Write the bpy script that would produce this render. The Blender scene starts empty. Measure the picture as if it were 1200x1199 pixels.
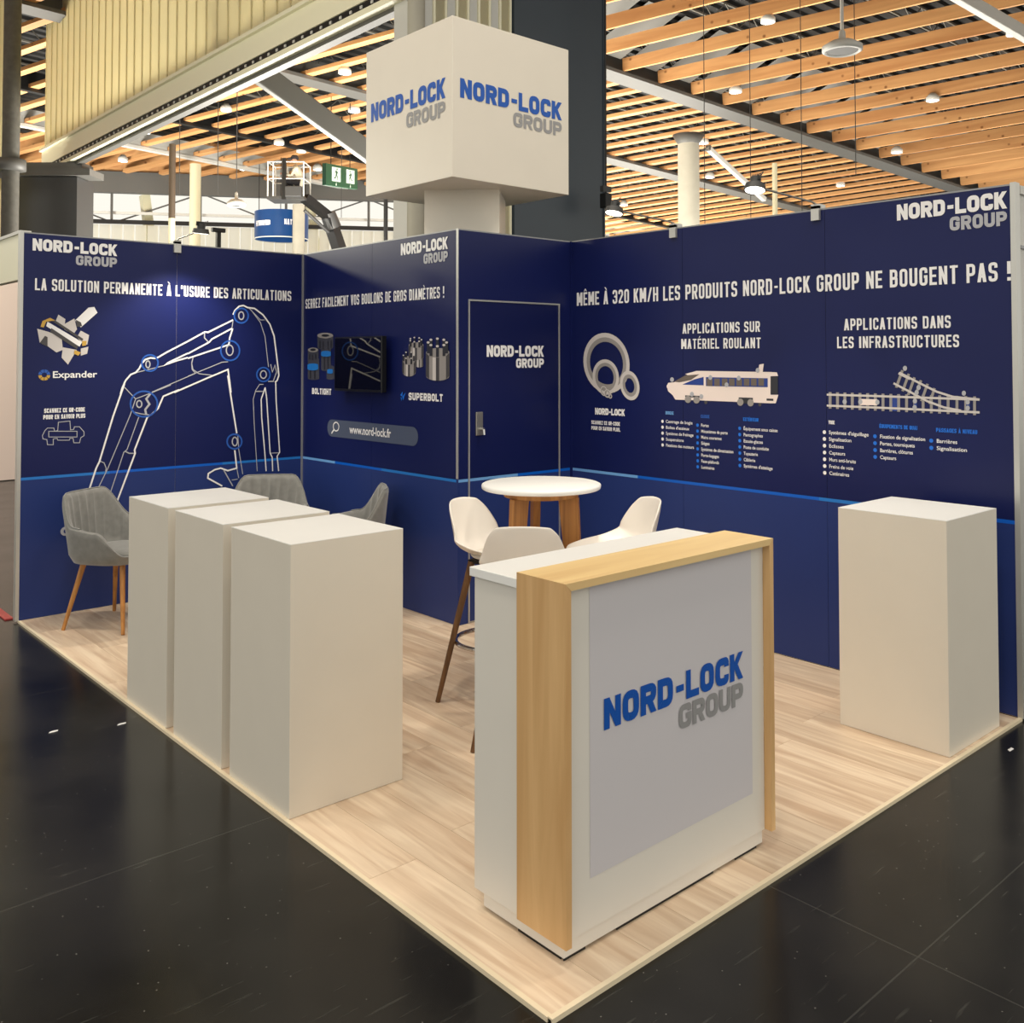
import bpy, bmesh, math, random
from mathutils import Vector, Matrix
random.seed(7)
S = bpy.context.scene
COL = S.collection
PI = math.pi

# ------------------------------------------------------------------ camera
CAM = Vector((-1.6875, -1.8086, 1.6806)); YAW = -0.7396; PITCH = 0.0279; ROLL = -0.0013
FPX, PX, PY = 1118.45, 632.3, 388.5
F0 = Vector((-math.sin(YAW), math.cos(YAW), 0)); R0 = Vector((math.cos(YAW), math.sin(YAW), 0)); U0 = Vector((0, 0, 1))
F2 = F0*math.cos(PITCH)+U0*math.sin(PITCH); U2 = U0*math.cos(PITCH)-F0*math.sin(PITCH)
R3 = R0*math.cos(ROLL)+U2*math.sin(ROLL); U3 = U2*math.cos(ROLL)-R0*math.sin(ROLL)
cd = bpy.data.cameras.new('camera'); cam = bpy.data.objects.new('camera', cd); COL.objects.link(cam)
cd.sensor_fit = 'HORIZONTAL'; cd.sensor_width = 36; cd.lens = FPX/1200*36
cd.shift_x = (600-PX)/1200; cd.shift_y = (PY-599.5)/1200
cd.clip_end = 300
M = Matrix.Identity(4)
for i in range(3):
    M[i][0] = R3[i]; M[i][1] = U3[i]; M[i][2] = -F2[i]; M[i][3] = CAM[i]
cam.matrix_world = M
S.camera = cam
def at(u, v, t):            # survey of the photograph: the place seen at pixel (u, v), t metres deep
    return CAM + (R3*((u-PX)/FPX) + U3*((PY-v)/FPX) + F2)*t

# ------------------------------------------------------------------ world, exposure
w = bpy.data.worlds.new('world'); S.world = w; w.use_nodes = True
bg = w.node_tree.nodes['Background']; bg.inputs[0].default_value = (1.0, 0.96, 0.86, 1); bg.inputs[1].default_value = 1.02
S.view_settings.view_transform = 'Standard'; S.view_settings.look = 'None'
S.view_settings.gamma = 1; S.view_settings.exposure = 0.0
S.view_settings.use_curve_mapping = False

# lamps added out of frame to light the booth from above (their housings are built further down)
HALL = [(0.3, 1.6), (-1.4, 3.6), (2.6, -0.6), (-1.8, -1.2)]
LAMP_Z = 8.6
LAMP_W = 122
SPOT_W = 32
# added up-facing lights that brighten the roof, unseen behind the booth: (x, y, size, power)
UP = [(9.5, 13.5, 3, 1000), (8.8, 19.0, 3, 2200), (14.5, 15.5, 3, 1200), (19.0, 11.0, 4, 1000), (28.0, 24.0, 5, 2200), (30.0, 10.0, 5, 1200), (4.0, 28.0, 3, 2400), (19.0, 21.5, 3, 1300)]

# ------------------------------------------------------------------ materials
MAT = {}
def nm(name):
    m = bpy.data.materials.new(name); m.use_nodes = True; MAT[name] = m
    return m, m.node_tree.nodes, m.node_tree.links, m.node_tree.nodes['Principled BSDF']
def lin(c):
    return tuple(((x/255)/12.92 if x/255 <= .04045 else ((x/255+.055)/1.055)**2.4) for x in c)+(1,)
def plain(name, rgb, rough=.5, metal=0, spec=.5, noise=0, scale=30, bump=0, emit=None, es=1):
    m, n, l, b = nm(name)
    c = lin(rgb)
    b.inputs['Base Color'].default_value = c; b.inputs['Roughness'].default_value = rough
    b.inputs['Metallic'].default_value = metal; b.inputs['Specular IOR Level'].default_value = spec
    if noise or bump:
        tc = n.new('ShaderNodeTexCoord'); t = n.new('ShaderNodeTexNoise'); t.inputs['Scale'].default_value = scale; t.inputs['Detail'].default_value = 4
        l.new(tc.outputs['Object'], t.inputs['Vector'])
    if noise:
        mx = n.new('ShaderNodeMix'); mx.data_type = 'RGBA'
        mx.inputs[6].default_value = tuple(x*(1-noise) for x in c[:3])+(1,); mx.inputs[7].default_value = tuple(min(1, x*(1+noise)) for x in c[:3])+(1,)
        l.new(t.outputs['Fac'], mx.inputs[0]); l.new(mx.outputs[2], b.inputs['Base Color'])
    if bump:
        bp = n.new('ShaderNodeBump'); bp.inputs['Strength'].default_value = bump; bp.inputs['Distance'].default_value = .002
        l.new(t.outputs['Fac'], bp.inputs['Height']); l.new(bp.outputs[0], b.inputs['Normal'])
    if emit:
        b.inputs['Emission Color'].default_value = lin(emit); b.inputs['Emission Strength'].default_value = es
    return m
def wood(name, c1, c2, along=1, rough=.45, freq=14, rand=.0, coord='Object', knots=0):
    m, n, l, b = nm(name)
    tc = n.new('ShaderNodeTexCoord'); mp = n.new('ShaderNodeMapping')
    sc = [freq, freq, freq]; sc[along] = freq/14
    mp.inputs['Scale'].default_value = sc
    if coord == 'World':
        g = n.new('ShaderNodeNewGeometry'); src = g.outputs['Position']
    else:
        src = tc.outputs['Object']
    oi = n.new('ShaderNodeObjectInfo')
    add = n.new('ShaderNodeVectorMath'); add.operation = 'ADD'
    cm = n.new('ShaderNodeCombineXYZ'); mu = n.new('ShaderNodeMath'); mu.operation = 'MULTIPLY'; mu.inputs[1].default_value = 37
    l.new(oi.outputs['Random'], mu.inputs[0]); l.new(mu.outputs[0], cm.inputs[0]); l.new(mu.outputs[0], cm.inputs[1]); l.new(mu.outputs[0], cm.inputs[2])
    l.new(src, add.inputs[0]); l.new(cm.outputs[0], add.inputs[1]); l.new(add.outputs[0], mp.inputs[0])
    t = n.new('ShaderNodeTexNoise'); t.inputs['Scale'].default_value = 1; t.inputs['Detail'].default_value = 6; t.inputs['Distortion'].default_value = 1.2
    l.new(mp.outputs[0], t.inputs['Vector'])
    cr = n.new('ShaderNodeValToRGB'); cr.color_ramp.elements[0].position = .32; cr.color_ramp.elements[1].position = .68
    cr.color_ramp.elements[0].color = lin(c2); cr.color_ramp.elements[1].color = lin(c1)
    l.new(t.outputs['Fac'], cr.inputs[0]); out = cr.outputs[0]
    if rand:
        mr = n.new('ShaderNodeMapRange'); mr.inputs[3].default_value = 1-rand; mr.inputs[4].default_value = 1+rand
        l.new(oi.outputs['Random'], mr.inputs[0])
        mx = n.new('ShaderNodeVectorMath'); mx.operation = 'SCALE'; l.new(out, mx.inputs[0]); l.new(mr.outputs[0], mx.inputs['Scale']); out = mx.outputs[0]
    if knots:
        v = n.new('ShaderNodeTexVoronoi'); v.inputs['Scale'].default_value = knots; l.new(src, v.inputs['Vector'])
        r2 = n.new('ShaderNodeValToRGB'); r2.color_ramp.elements[0].position = .05; r2.color_ramp.elements[1].position = .13
        r2.color_ramp.elements[0].color = (.35, .25, .18, 1); r2.color_ramp.elements[1].color = (1, 1, 1, 1)
        l.new(v.outputs['Distance'], r2.inputs[0])
        mm = n.new('ShaderNodeVectorMath'); mm.operation = 'MULTIPLY'; l.new(out, mm.inputs[0]); l.new(r2.outputs[0], mm.inputs[1]); out = mm.outputs[0]
    l.new(out, b.inputs['Base Color']); b.inputs['Roughness'].default_value = rough
    return m

plain('plinth_white', (226, 219, 206), .42, noise=.03, scale=5)
plain('top_white', (245, 245, 243), .35, noise=.02, scale=6)
plain('counter_white', (228, 224, 216), .45, noise=.02, scale=5)
plain('graphic_lavender', (212, 209, 214), .4)
plain('navy_upper', (18, 27, 80), .36, spec=.28, noise=.05, scale=3)
plain('navy_lower', (38, 55, 114), .36, spec=.28, noise=.05, scale=3)
plain('door_navy', (17, 25, 74), .33, spec=.3)
plain('aluminium', (200, 200, 196), .35, metal=.6)
plain('trim_grey', (150, 152, 156), .4, metal=.4)
plain('stripe_light', (110, 165, 225), .35); plain('stripe_blue', (0, 92, 200), .35); plain('stripe_mid', (35, 120, 205), .35)
plain('print_white', (238, 238, 240), .4); plain('print_grey', (176, 178, 186), .4); plain('print_cream', (240, 226, 220), .4)
plain('print_blue', (20, 110, 220), .4); plain('print_dark', (40, 42, 50), .4); plain('print_taupe', (105, 95, 88), .4)
plain('print_steel', (150, 146, 144), .35); plain('print_steel_light', (205, 200, 198), .35); plain('print_steel_dark', (70, 68, 70), .35)
plain('print_gold', (200, 160, 70), .4); plain('print_midblue', (40, 90, 180), .4); plain('print_bar', (80, 90, 112), .35)
plain('print_window', (30, 60, 140), .4)
plain('logo_blue', (0, 82, 178), .4); plain('logo_grey', (150, 150, 152), .4)
plain('screen_black', (4, 4, 6), .03, spec=.6); plain('tv_bezel', (20, 21, 23), .3)
plain('steel', (170, 168, 160), .3, metal=.8); plain('chrome', (210, 210, 212), .12, metal=1)
plain('black', (12, 12, 13), .5); plain('dark_grey', (60, 60, 60), .5); plain('white_plastic', (240, 234, 226), .32)
plain('seat_pad', (225, 218, 208), .6, bump=.3, scale=200)
plain('velvet', (124, 124, 121), .8, spec=.2, noise=.28, scale=22, bump=.3)
MAT['velvet'].node_tree.nodes['Principled BSDF'].inputs['Sheen Weight'].default_value = .5
wood('oak_light', (228, 188, 134), (206, 162, 108), along=2, freq=10)
wood('oak_top', (240, 210, 152), (222, 186, 130), along=0, freq=10)
wood('leg_oak', (190, 132, 66), (150, 98, 44), along=2, freq=26)
wood('stool_wood', (120, 84, 50), (88, 60, 34), along=2, freq=26)
wood('table_wood', (182, 126, 64), (140, 92, 44), along=2, freq=20)
wood('vinyl_oak', (236, 216, 190), (204, 176, 148), along=1, freq=20, rand=.10, coord='World', rough=.4)
wood('timber', (226, 172, 114), (196, 138, 86), along=0, freq=3, rand=.08, knots=2.2, rough=.6)
plain('edge_light', (236, 220, 190), .5)
plain('deck_dark', (30, 31, 31), .6, noise=.2, scale=1.5)
plain('strut_grey', (112, 112, 108), .45); plain('print_gunmetal', (66, 68, 78), .35); plain('girder_grey', (92, 91, 88), .5); plain('white_steel', (205, 205, 200), .4); plain('truss_steel', (110, 108, 100), .5)
plain('concrete', (168, 164, 150), .6, noise=.15, scale=3, bump=.3); plain('concrete_dark', (88, 86, 80), .7, noise=.35, scale=9, bump=.4)
plain('cream_column', (205, 200, 170), .5); plain('brown_steel', (74, 62, 50), .5)
plain('slab_dark', (60, 70, 80), .4, noise=.08, scale=3); plain('cabinet_dark', (58, 58, 58), .35)
plain('wall_pink', (232, 212, 204), .6); plain('fascia_cream', (244, 240, 212), .5); plain('neighbour_white', (214, 212, 206), .5)
plain('exit_green', (0, 62, 42), .4, emit=(0, 100, 60), es=.1); plain('exit_white', (190, 205, 190), .4, emit=(220, 240, 225), es=.12)
plain('drum_blue', (14, 62, 118), .3); plain('red_tape', (178, 60, 60), .6); plain('amber', (160, 110, 50), .5)
plain('lamp_glow', (255, 255, 250), .4, emit=(255, 250, 240), es=14)
plain('spot_glow', (255, 255, 250), .4, emit=(255, 250, 235), es=8)
plain('skin', (190, 140, 115), .6); plain('hi_vis', (190, 185, 165), .7); plain('cloth_dark', (38, 38, 44), .8); plain('hat', (45, 45, 50), .5)
# polycarbonate panels: light comes through them
def translucent(name, rgb, mixf=.6, es=0):
    m, n, l, b = nm(name)
    b.inputs['Base Color'].default_value = lin(rgb); b.inputs['Roughness'].default_value = .3
    tr = n.new('ShaderNodeBsdfTranslucent'); tr.inputs[0].default_value = lin(rgb)
    mx = n.new('ShaderNodeMixShader'); mx.inputs[0].default_value = mixf
    l.new(b.outputs[0], mx.inputs[1]); l.new(tr.outputs[0], mx.inputs[2]); l.new(mx.outputs[0], n['Material Output'].inputs[0])
    return m
translucent('polycarbonate', (228, 222, 194), .6)
translucent('facade_panel', (250, 248, 236), .7)
# black polished hall floor
m, n, l, b = nm('hall_floor')
g = n.new('ShaderNodeNewGeometry')
t1 = n.new('ShaderNodeTexNoise'); t1.inputs['Scale'].default_value = 1.6; t1.inputs['Detail'].default_value = 8; l.new(g.outputs['Position'], t1.inputs['Vector'])
cr = n.new('ShaderNodeValToRGB'); cr.color_ramp.elements[0].position = .35; cr.color_ramp.elements[1].position = .75
cr.color_ramp.elements[0].color = (.006, .006, .0055, 1); cr.color_ramp.elements[1].color = (.022, .021, .019, 1); l.new(t1.outputs['Fac'], cr.inputs[0])
v = n.new('ShaderNodeTexVoronoi'); v.inputs['Scale'].default_value = 24; l.new(g.outputs['Position'], v.inputs['Vector'])
r2 = n.new('ShaderNodeValToRGB'); r2.color_ramp.elements[0].position = .035; r2.color_ramp.elements[1].position = .06
r2.color_ramp.elements[0].color = (.16, .155, .14, 1); r2.color_ramp.elements[1].color = (0, 0, 0, 1); l.new(v.outputs['Distance'], r2.inputs[0])
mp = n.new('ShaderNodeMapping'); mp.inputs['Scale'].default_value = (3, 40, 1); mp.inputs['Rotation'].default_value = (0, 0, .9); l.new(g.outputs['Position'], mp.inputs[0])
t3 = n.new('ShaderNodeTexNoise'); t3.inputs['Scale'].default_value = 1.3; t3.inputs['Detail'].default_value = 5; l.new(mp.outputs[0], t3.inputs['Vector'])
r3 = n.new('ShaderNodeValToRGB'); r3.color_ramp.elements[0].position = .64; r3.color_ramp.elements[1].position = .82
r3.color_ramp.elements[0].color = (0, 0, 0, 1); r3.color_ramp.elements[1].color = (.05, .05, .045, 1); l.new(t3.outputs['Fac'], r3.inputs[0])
br = n.new('ShaderNodeTexBrick'); br.offset = 0; br.inputs['Scale'].default_value = 1; br.inputs['Brick Width'].default_value = 2; br.inputs['Row Height'].default_value = 2
br.inputs['Mortar Size'].default_value = .0025; br.inputs['Color1'].default_value = (0, 0, 0, 1); br.inputs['Color2'].default_value = (0, 0, 0, 1); br.inputs['Mortar'].default_value = (.03, .03, .027, 1)
sh = n.new('ShaderNodeVectorMath'); sh.operation = 'ADD'; sh.inputs[1].default_value = (1.05, .5, 0); l.new(g.outputs['Position'], sh.inputs[0]); l.new(sh.outputs[0], br.inputs['Vector'])
prev = cr.outputs[0]
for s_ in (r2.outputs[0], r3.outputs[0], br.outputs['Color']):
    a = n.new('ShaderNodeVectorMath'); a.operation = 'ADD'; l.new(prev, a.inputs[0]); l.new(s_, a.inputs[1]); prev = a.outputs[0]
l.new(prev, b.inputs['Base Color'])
mr = n.new('ShaderNodeMapRange'); mr.inputs[3].default_value = .14; mr.inputs[4].default_value = .3; l.new(t1.outputs['Fac'], mr.inputs[0]); l.new(mr.outputs[0], b.inputs['Roughness'])
b.inputs['Specular IOR Level'].default_value = .28

# ------------------------------------------------------------------ mesh helpers
class MB:
    def __init__(s): s.v = []; s.f = []; s.sm = []
    def add(s, vs, fs, smooth=False):
        o = len(s.v); s.v += [tuple(p) for p in vs]; s.f += [tuple(i+o for i in f) for f in fs]; s.sm += [smooth]*len(fs); return s
    def box(s, x0, x1, y0, y1, z0, z1, mtx=None):
        vs = [Vector((x, y, z)) for z in (z0, z1) for y in (y0, y1) for x in (x0, x1)]
        if mtx: vs = [mtx @ p for p in vs]
        return s.add(vs, [(0, 2, 3, 1), (4, 5, 7, 6), (0, 1, 5, 4), (2, 6, 7, 3), (0, 4, 6, 2), (1, 3, 7, 5)])
    def bar(s, a, b, wx, wz=None, up=Vector((0, 0, 1))):     # square bar from a to b
        a = Vector(a); b = Vector(b); d = (b-a); L = d.length; d.normalize(); wz = wz or wx
        if abs(d.dot(up)) > .99: up = Vector((1, 0, 0))
        x = d.cross(up).normalized(); z = x.cross(d)
        vs = [p + x*sx*wx/2 + z*sz*wz/2 for p in (a, b) for sz in (-1, 1) for sx in (-1, 1)]
        return s.add(vs, [(0, 1, 3, 2), (4, 6, 7, 5), (0, 4, 5, 1), (2, 3, 7, 6), (0, 2, 6, 4), (1, 5, 7, 3)])
    def tube(s, pts, r, n=10, caps=True, r2=None):
        pts = [Vector(p) for p in pts]; rs = [r + ((r2 if r2 is not None else r)-r)*i/(len(pts)-1) for i in range(len(pts))]
        vs = []; fs = []; x = None
        for i, p in enumerate(pts):
            d = ((pts[min(i+1, len(pts)-1)]-pts[max(i-1, 0)])).normalized()
            if x is None:
                up = Vector((0, 0, 1)) if abs(d.z) < .95 else Vector((1, 0, 0)); x = d.cross(up).normalized()
            x = (x - d*x.dot(d)).normalized(); y = d.cross(x)
            vs += [p + (x*math.cos(2*PI*k/n)+y*math.sin(2*PI*k/n))*rs[i] for k in range(n)]
        for i in range(len(pts)-1):
            fs += [(i*n+k, i*n+(k+1) % n, (i+1)*n+(k+1) % n, (i+1)*n+k) for k in range(n)]
        s.add(vs, fs, True)
        if caps:
            s.add(vs[:n][::-1], [tuple(range(n))]); s.add(vs[-n:], [tuple(range(n))])
        return s
    def lathe(s, prof, n=32, c=(0, 0, 0), smooth=True):
        vs = []; fs = []
        for r, z in prof: vs += [(c[0]+r*math.cos(2*PI*k/n), c[1]+r*math.sin(2*PI*k/n), c[2]+z) for k in range(n)]
        for i in range(len(prof)-1): fs += [(i*n+k, i*n+(k+1) % n, (i+1)*n+(k+1) % n, (i+1)*n+k) for k in range(n)]
        return s.add(vs, fs, smooth)
    def build(s, name, mat, parent=None, loc=None, bevel=0, **kw):
        me = bpy.data.meshes.new(name); me.from_pydata(s.v, [], s.f); me.update()
        for p, q in zip(me.polygons, s.sm): p.use_smooth = q
        me.materials.append(MAT[mat])
        o = bpy.data.objects.new(name, me); COL.objects.link(o)
        if parent: o.parent = parent
        if loc: o.location = loc
        if bevel:
            bm = o.modifiers.new('bevel', 'BEVEL'); bm.width = bevel; bm.segments = 2; bm.limit_method = 'ANGLE'
        for k, val in kw.items(): o[k] = val
        return o
def tag(o, label, cat, group=None):
    o['label'] = label; o['category'] = cat
    if group: o['group'] = group
    return o
def thing(name, label=None, cat=None, loc=(0, 0, 0), rz=0, group=None, kind=None):
    o = bpy.data.objects.new(name, None); COL.objects.link(o); o.location = loc; o.rotation_euler = (0, 0, rz); o.empty_display_size = .1
    if label: tag(o, label, cat, group)
    if kind: o['kind'] = kind
    return o
def copy_tree(o, parent=None):
    c = o.copy(); COL.objects.link(c); c.parent = parent
    for ch in [x for x in COL.objects if x.parent == o]: copy_tree(ch, c)
    return c

# ------------------------------------------------------------------ flat print on a surface
class Frame:
    def __init__(s, o, sx, nrm): s.o = Vector(o); s.sx = Vector(sx); s.n = Vector(nrm)
    def P(s, x, z, off=0): return s.o + s.sx*x + Vector((0, 0, z)) + s.n*off
FA = Frame((0, 5, 0), (1, 0, 0), (0, -1, 0)); FB = Frame((2, 5, 0), (0, -1, 0), (-1, 0, 0))
FC = Frame((2, 3, 0), (1, 0, 0), (0, -1, 0)); FR = Frame((3, 3, 0), (0, -1, 0), (-1, 0, 0))
def px(fr, u, v):           # photograph pixel -> flat coordinates on the surface
    d = R3*((u-PX)/FPX) + U3*((PY-v)/FPX) + F2
    t = (fr.o-CAM).dot(fr.n)/d.dot(fr.n); p = CAM+d*t-fr.o
    return (p.dot(fr.sx), p.z)
LV = [0]
def flat(name, polys, fr, mat, parent, off=.002, step=.00003, **kw):
    mb = MB()
    for i, pl in enumerate(polys):
        vs = [fr.P(x, z, off+(i % 29)*step) for x, z in pl]
        a = sum(pl[k][0]*pl[(k+1) % len(pl)][1]-pl[(k+1) % len(pl)][0]*pl[k][1] for k in range(len(pl)))
        idx = list(range(len(pl)))
        if (a > 0) != (fr.sx.cross(Vector((0, 0, 1))).dot(fr.n) > 0): idx.reverse()
        mb.add(vs, [tuple(idx)])
    return mb.build(name, mat, parent, **kw)
def stroke(pts, t, closed=False, cap=(0, 0)):
    pts = [Vector(p[:2]) for p in pts]
    n = len(pts)
    if not closed:
        e0 = (pts[0]-pts[1]).normalized()*t/2; e1 = (pts[-1]-pts[-2]).normalized()*t/2
        if cap[0]: pts[0] = pts[0]+e0
        if cap[1]: pts[-1] = pts[-1]+e1
    L = []; Rr = []
    for i in range(n):
        a = pts[i-1] if (closed or i > 0) else None; c = pts[(i+1) % n] if (closed or i < n-1) else None
        d1 = (pts[i]-a).normalized() if a is not None else None; d2 = (c-pts[i]).normalized() if c is not None else None
        if d1 is None: d1 = d2
        if d2 is None: d2 = d1
        n1 = Vector((-d1.y, d1.x)); n2 = Vector((-d2.y, d2.x)); m = n1+n2
        m = m.normalized() if m.length > 1e-6 else n1
        k = min(1/max(m.dot(n1), .3), 2.2)
        L.append(pts[i]+m*t/2*k); Rr.append(pts[i]-m*t/2*k)
    out = []
    for i in range(n if closed else n-1):
        j = (i+1) % n; out.append([tuple(Rr[i]), tuple(Rr[j]), tuple(L[j]), tuple(L[i])])
    return out
def rounded(pts, r, closed=False, k=4):
    out = []; n = len(pts)
    for i, p in enumerate(pts):
        P = Vector(p[:2]); rr = p[2] if len(p) > 2 else r
        if (not closed and i in (0, n-1)) or rr == 0: out.append(P); continue
        a = Vector(pts[i-1][:2]); c = Vector(pts[(i+1) % n][:2])
        da = (a-P); dc = (c-P); q = min(rr, da.length*.48, dc.length*.48); da.normalize(); dc.normalize()
        A = P+da*q; Cc = P+dc*q
        for j in range(k+1):
            s = j/k; out.append(A*(1-s)**2+P*2*s*(1-s)+Cc*s*s)
    return [tuple(x) for x in out]
def circ(cx, cz, rx, rz=None, n=24, a0=0): rz = rz or rx; return [(cx+rx*math.cos(a0+2*PI*k/n), cz+rz*math.sin(a0+2*PI*k/n)) for k in range(n)]
def ring(cx, cz, rx, rz, t, n=28): return stroke(circ(cx, cz, rx, rz, n), t, True)
# block capital letters: P = stroke through the unit box, D = diagonal with level ends, C = closed stroke
G = {
 'A': [('D', 0, 0, .5, 1), ('D', 1, 0, .5, 1), ('B', .24, .26, .76, .26)], 'B': [('P', (0, .5), (0, 1, 0), (.96, 1), (.96, .5), (0, .5)), ('P', (0, .46), (0, 0, 0), (1, 0), (1, .5), (.75, .5))],
 'C': [('P', (1, .7), (1, 1), (0, 1), (0, 0), (1, 0), (1, .3))], 'D': [('C', (0, 0, 0), (0, 1, 0), (1, 1), (1, 0))],
 'E': [('P', (1, 1), (0, 1, 0), (0, 0, 0), (1, 0)), ('B', 0, .5, .85, .5)], 'F': [('P', (1, 1), (0, 1, 0), (0, 0)), ('B', 0, .5, .8, .5)],
 'G': [('P', (1, .72), (1, 1), (0, 1), (0, 0), (1, 0), (1, .48, 0), (.6, .48))], 'H': [('B', 0, 0, 0, 1), ('B', 1, 0, 1, 1), ('B', 0, .5, 1, .5)],
 'I': [('B', .5, 0, .5, 1)], 'J': [('P', (1, 1), (1, 0), (0, 0), (0, .25))], 'K': [('B', 0, 0, 0, 1), ('D', .15, .38, 1, 1), ('D', .35, .62, 1, 0)],
 'L': [('P', (0, 1), (0, 0, 0), (1, 0))], 'M': [('B', 0, 0, 0, 1), ('B', 1, 0, 1, 1), ('D', 0, 1, .5, .2), ('D', 1, 1, .5, .2)],
 'N': [('B', 0, 0, 0, 1), ('B', 1, 0, 1, 1), ('D', 0, 1, 1, 0)], 'O': [('C', (0, 0), (0, 1), (1, 1), (1, 0))],
 'P': [('P', (0, 0), (0, 1, 0), (1, 1), (1, .42), (0, .42, 0))], 'Q': [('C', (0, 0), (0, 1), (1, 1), (1, 0)), ('D', .6, .3, 1, -.12)],
 'R': [('P', (0, 0), (0, 1, 0), (1, 1), (1, .46), (0, .46, 0)), ('D', .55, .46, 1, 0)], 'S': [('P', (1, .75), (1, 1), (0, 1), (0, .52), (1, .48), (1, 0), (0, 0), (0, .25))],
 'T': [('B', 0, 1, 1, 1), ('B', .5, 0, .5, 1)], 'U': [('P', (0, 1), (0, 0), (1, 0), (1, 1))], 'V': [('D', 0, 1, .5, 0), ('D', 1, 1, .5, 0)],
 'X': [('D', 0, 0, 1, 1), ('D', 0, 1, 1, 0)], 'Y': [('D', 0, 1, .5, .45), ('D', 1, 1, .5, .45), ('B', .5, 0, .5, .5)], 'Z': [('B', 0, 1, 1, 1), ('B', 0, 0, 1, 0), ('D', 0, 0, 1, 1)],
 '0': [('C', (0, 0), (0, 1), (1, 1), (1, 0))], '2': [('P', (0, .72), (0, 1), (1, 1), (1, .58)), ('D', .06, .06, .94, .62), ('B', 0, 0, 1, 0)],
 '3': [('P', (0, .74), (0, 1), (1, 1), (1, 0), (0, 0), (0, .26)), ('B', .4, .52, 1, .52)], '-': [('B', .15, .45, .85, .45)], '/': [('D', 0, 0, 1, 1)],
 '!': [('B', .5, .42, .5, 1), ('B', .5, 0, .5, .03)], '.': [('B', .5, 0, .5, .02)], "'": [('B', .5, .8, .5, 1)], ' ': []}
ACC = {'À': ('A', 'g'), 'Ê': ('E', 'c'), 'É': ('E', 'a'), 'È': ('E', 'g')}
WID = {'I': .5, '!': .5, '.': .45, "'": .45, ' ': .5, 'M': 1.3, '-': .7, 'L': .88, 'E': .88, 'F': .88, '/': .9}
def letters(text, x0, z0, x1, h, t=.22, rad=.3, track=.22):
    """polygons of one line of capitals that fills x0..x1, cap height h"""
    W = sum(WID.get(ACC.get(c, (c,))[0], 1) for c in text); K = len(text)-1
    u = (x1-x0)/(W+K*track); gap = u*track; th = t*h; tv = th
    if t < .23: th = .155*h; tv = .24*h
    out = []; x = x0
    for c in text:
        base, acc = ACC.get(c, (c, None)); wd = u*WID.get(base, 1); tw = min(tv, wd*.35)
        if base in "I!.'": tw = min(tv, u*.40, wd*.9)
        f = lambda a, b, tw=tw, x=x, wd=wd: (x+tw/2+a*(wd-tw), z0+th/2+b*(h-th))
        for g in G[base]:
            if g[0] == 'B':
                a, b_ = f(g[1], g[2]), f(g[3], g[4]); vert = abs(a[0]-b_[0]) < 1e-9
                if vert: out.append([(a[0]-tw/2, a[1]-th/2), (a[0]+tw/2, a[1]-th/2), (a[0]+tw/2, b_[1]+th/2), (a[0]-tw/2, b_[1]+th/2)])
                else: out.append([(a[0]-tw*.3, a[1]-th*.42), (b_[0]+tw*.5, a[1]-th*.42), (b_[0]+tw*.5, a[1]+th*.42), (a[0]-tw*.3, a[1]+th*.42)])
            elif g[0] == 'D':
                (ax, az), (bx, bz) = f(g[1], g[2]), f(g[3], g[4])
                sgn = 1 if bz > az else -1
                if g[2] in (0, 1): az -= sgn*th/2
                if g[4] in (0, 1): bz += sgn*th/2
                hw = tw*(.46 if base in 'NM' else .54)
                out.append([(ax-hw, az), (ax+hw, az), (bx+hw, bz), (bx-hw, bz)])
            else:
                pts = [f(p[0], p[1])+tuple(p[2:]) for p in g[1:]]; cl = g[0] == 'C'
                def ext(p, q): return (p[0] in (0, 1)) if abs(p[1]-q[1]) < 1e-6 else (p[1] in (0, 1))
                out += stroke(rounded(pts, rad*min(wd, h), cl), (tw+th)/2, cl, cap=(ext(g[1], g[2]), ext(g[-1], g[-2])))
        mx = x+wd/2; zt = z0+h*1.06; q = h*.2
        if acc == 'g': out.append([(mx-q*.7, zt+q), (mx-q*.1, zt+q), (mx+q*.5, zt), (mx+q*.1, zt)])
        if acc == 'a': out.append([(mx+q*.7, zt+q), (mx+q*.1, zt+q), (mx-q*.5, zt), (mx-q*.1, zt)])
        if acc == 'c': out += [[(mx-q*.8, zt), (mx-q*.35, zt), (mx+q*.2, zt+q), (mx-q*.2, zt+q)], [(mx+q*.8, zt), (mx+q*.35, zt), (mx-q*.2, zt+q), (mx+q*.2, zt+q)]]
        x += wd+gap
    return out
def bfont(name, text, fr, x0, z0, h, mat, parent, x1=None, bold=0, off=.0022, squeeze=.8):
    cu = bpy.data.curves.new('t', 'FONT'); cu.body = text; cu.size = 1; cu.offset = bold; cu.resolution_u = 3
    ob = bpy.data.objects.new('t', cu); COL.objects.link(ob)
    bpy.context.view_layer.update()
    me0 = bpy.data.meshes.new_from_object(ob.evaluated_get(bpy.context.evaluated_depsgraph_get()))
    bpy.data.objects.remove(ob); bpy.data.curves.remove(cu)
    wd = max(v.co.x for v in me0.vertices); k = h/.7; kx = (x1-x0)/wd if x1 else k*squeeze
    mb = MB(); mb.add([fr.P(x0+v.co.x*kx, z0+v.co.y*k, off) for v in me0.vertices], [tuple(p.vertices) for p in me0.polygons])
    bpy.data.meshes.remove(me0)
    return mb.build(name, mat, parent)
def logo(fr, x0, x1, ztop, parent, m1, m2, off=.002):
    L = x1-x0; c1 = .15*L; c2 = .125*L; z1 = ztop-c1; z2 = z1-.022*L-c2
    flat('logo_name', letters('NORD-LOCK', x0, z1, x1, c1, .27, .3, .1), fr, m1, parent, off)
    flat('logo_word', letters('GROUP', x0+.5*L, z2, x1, c2, .25, .3, .12), fr, m2, parent, off)

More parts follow.
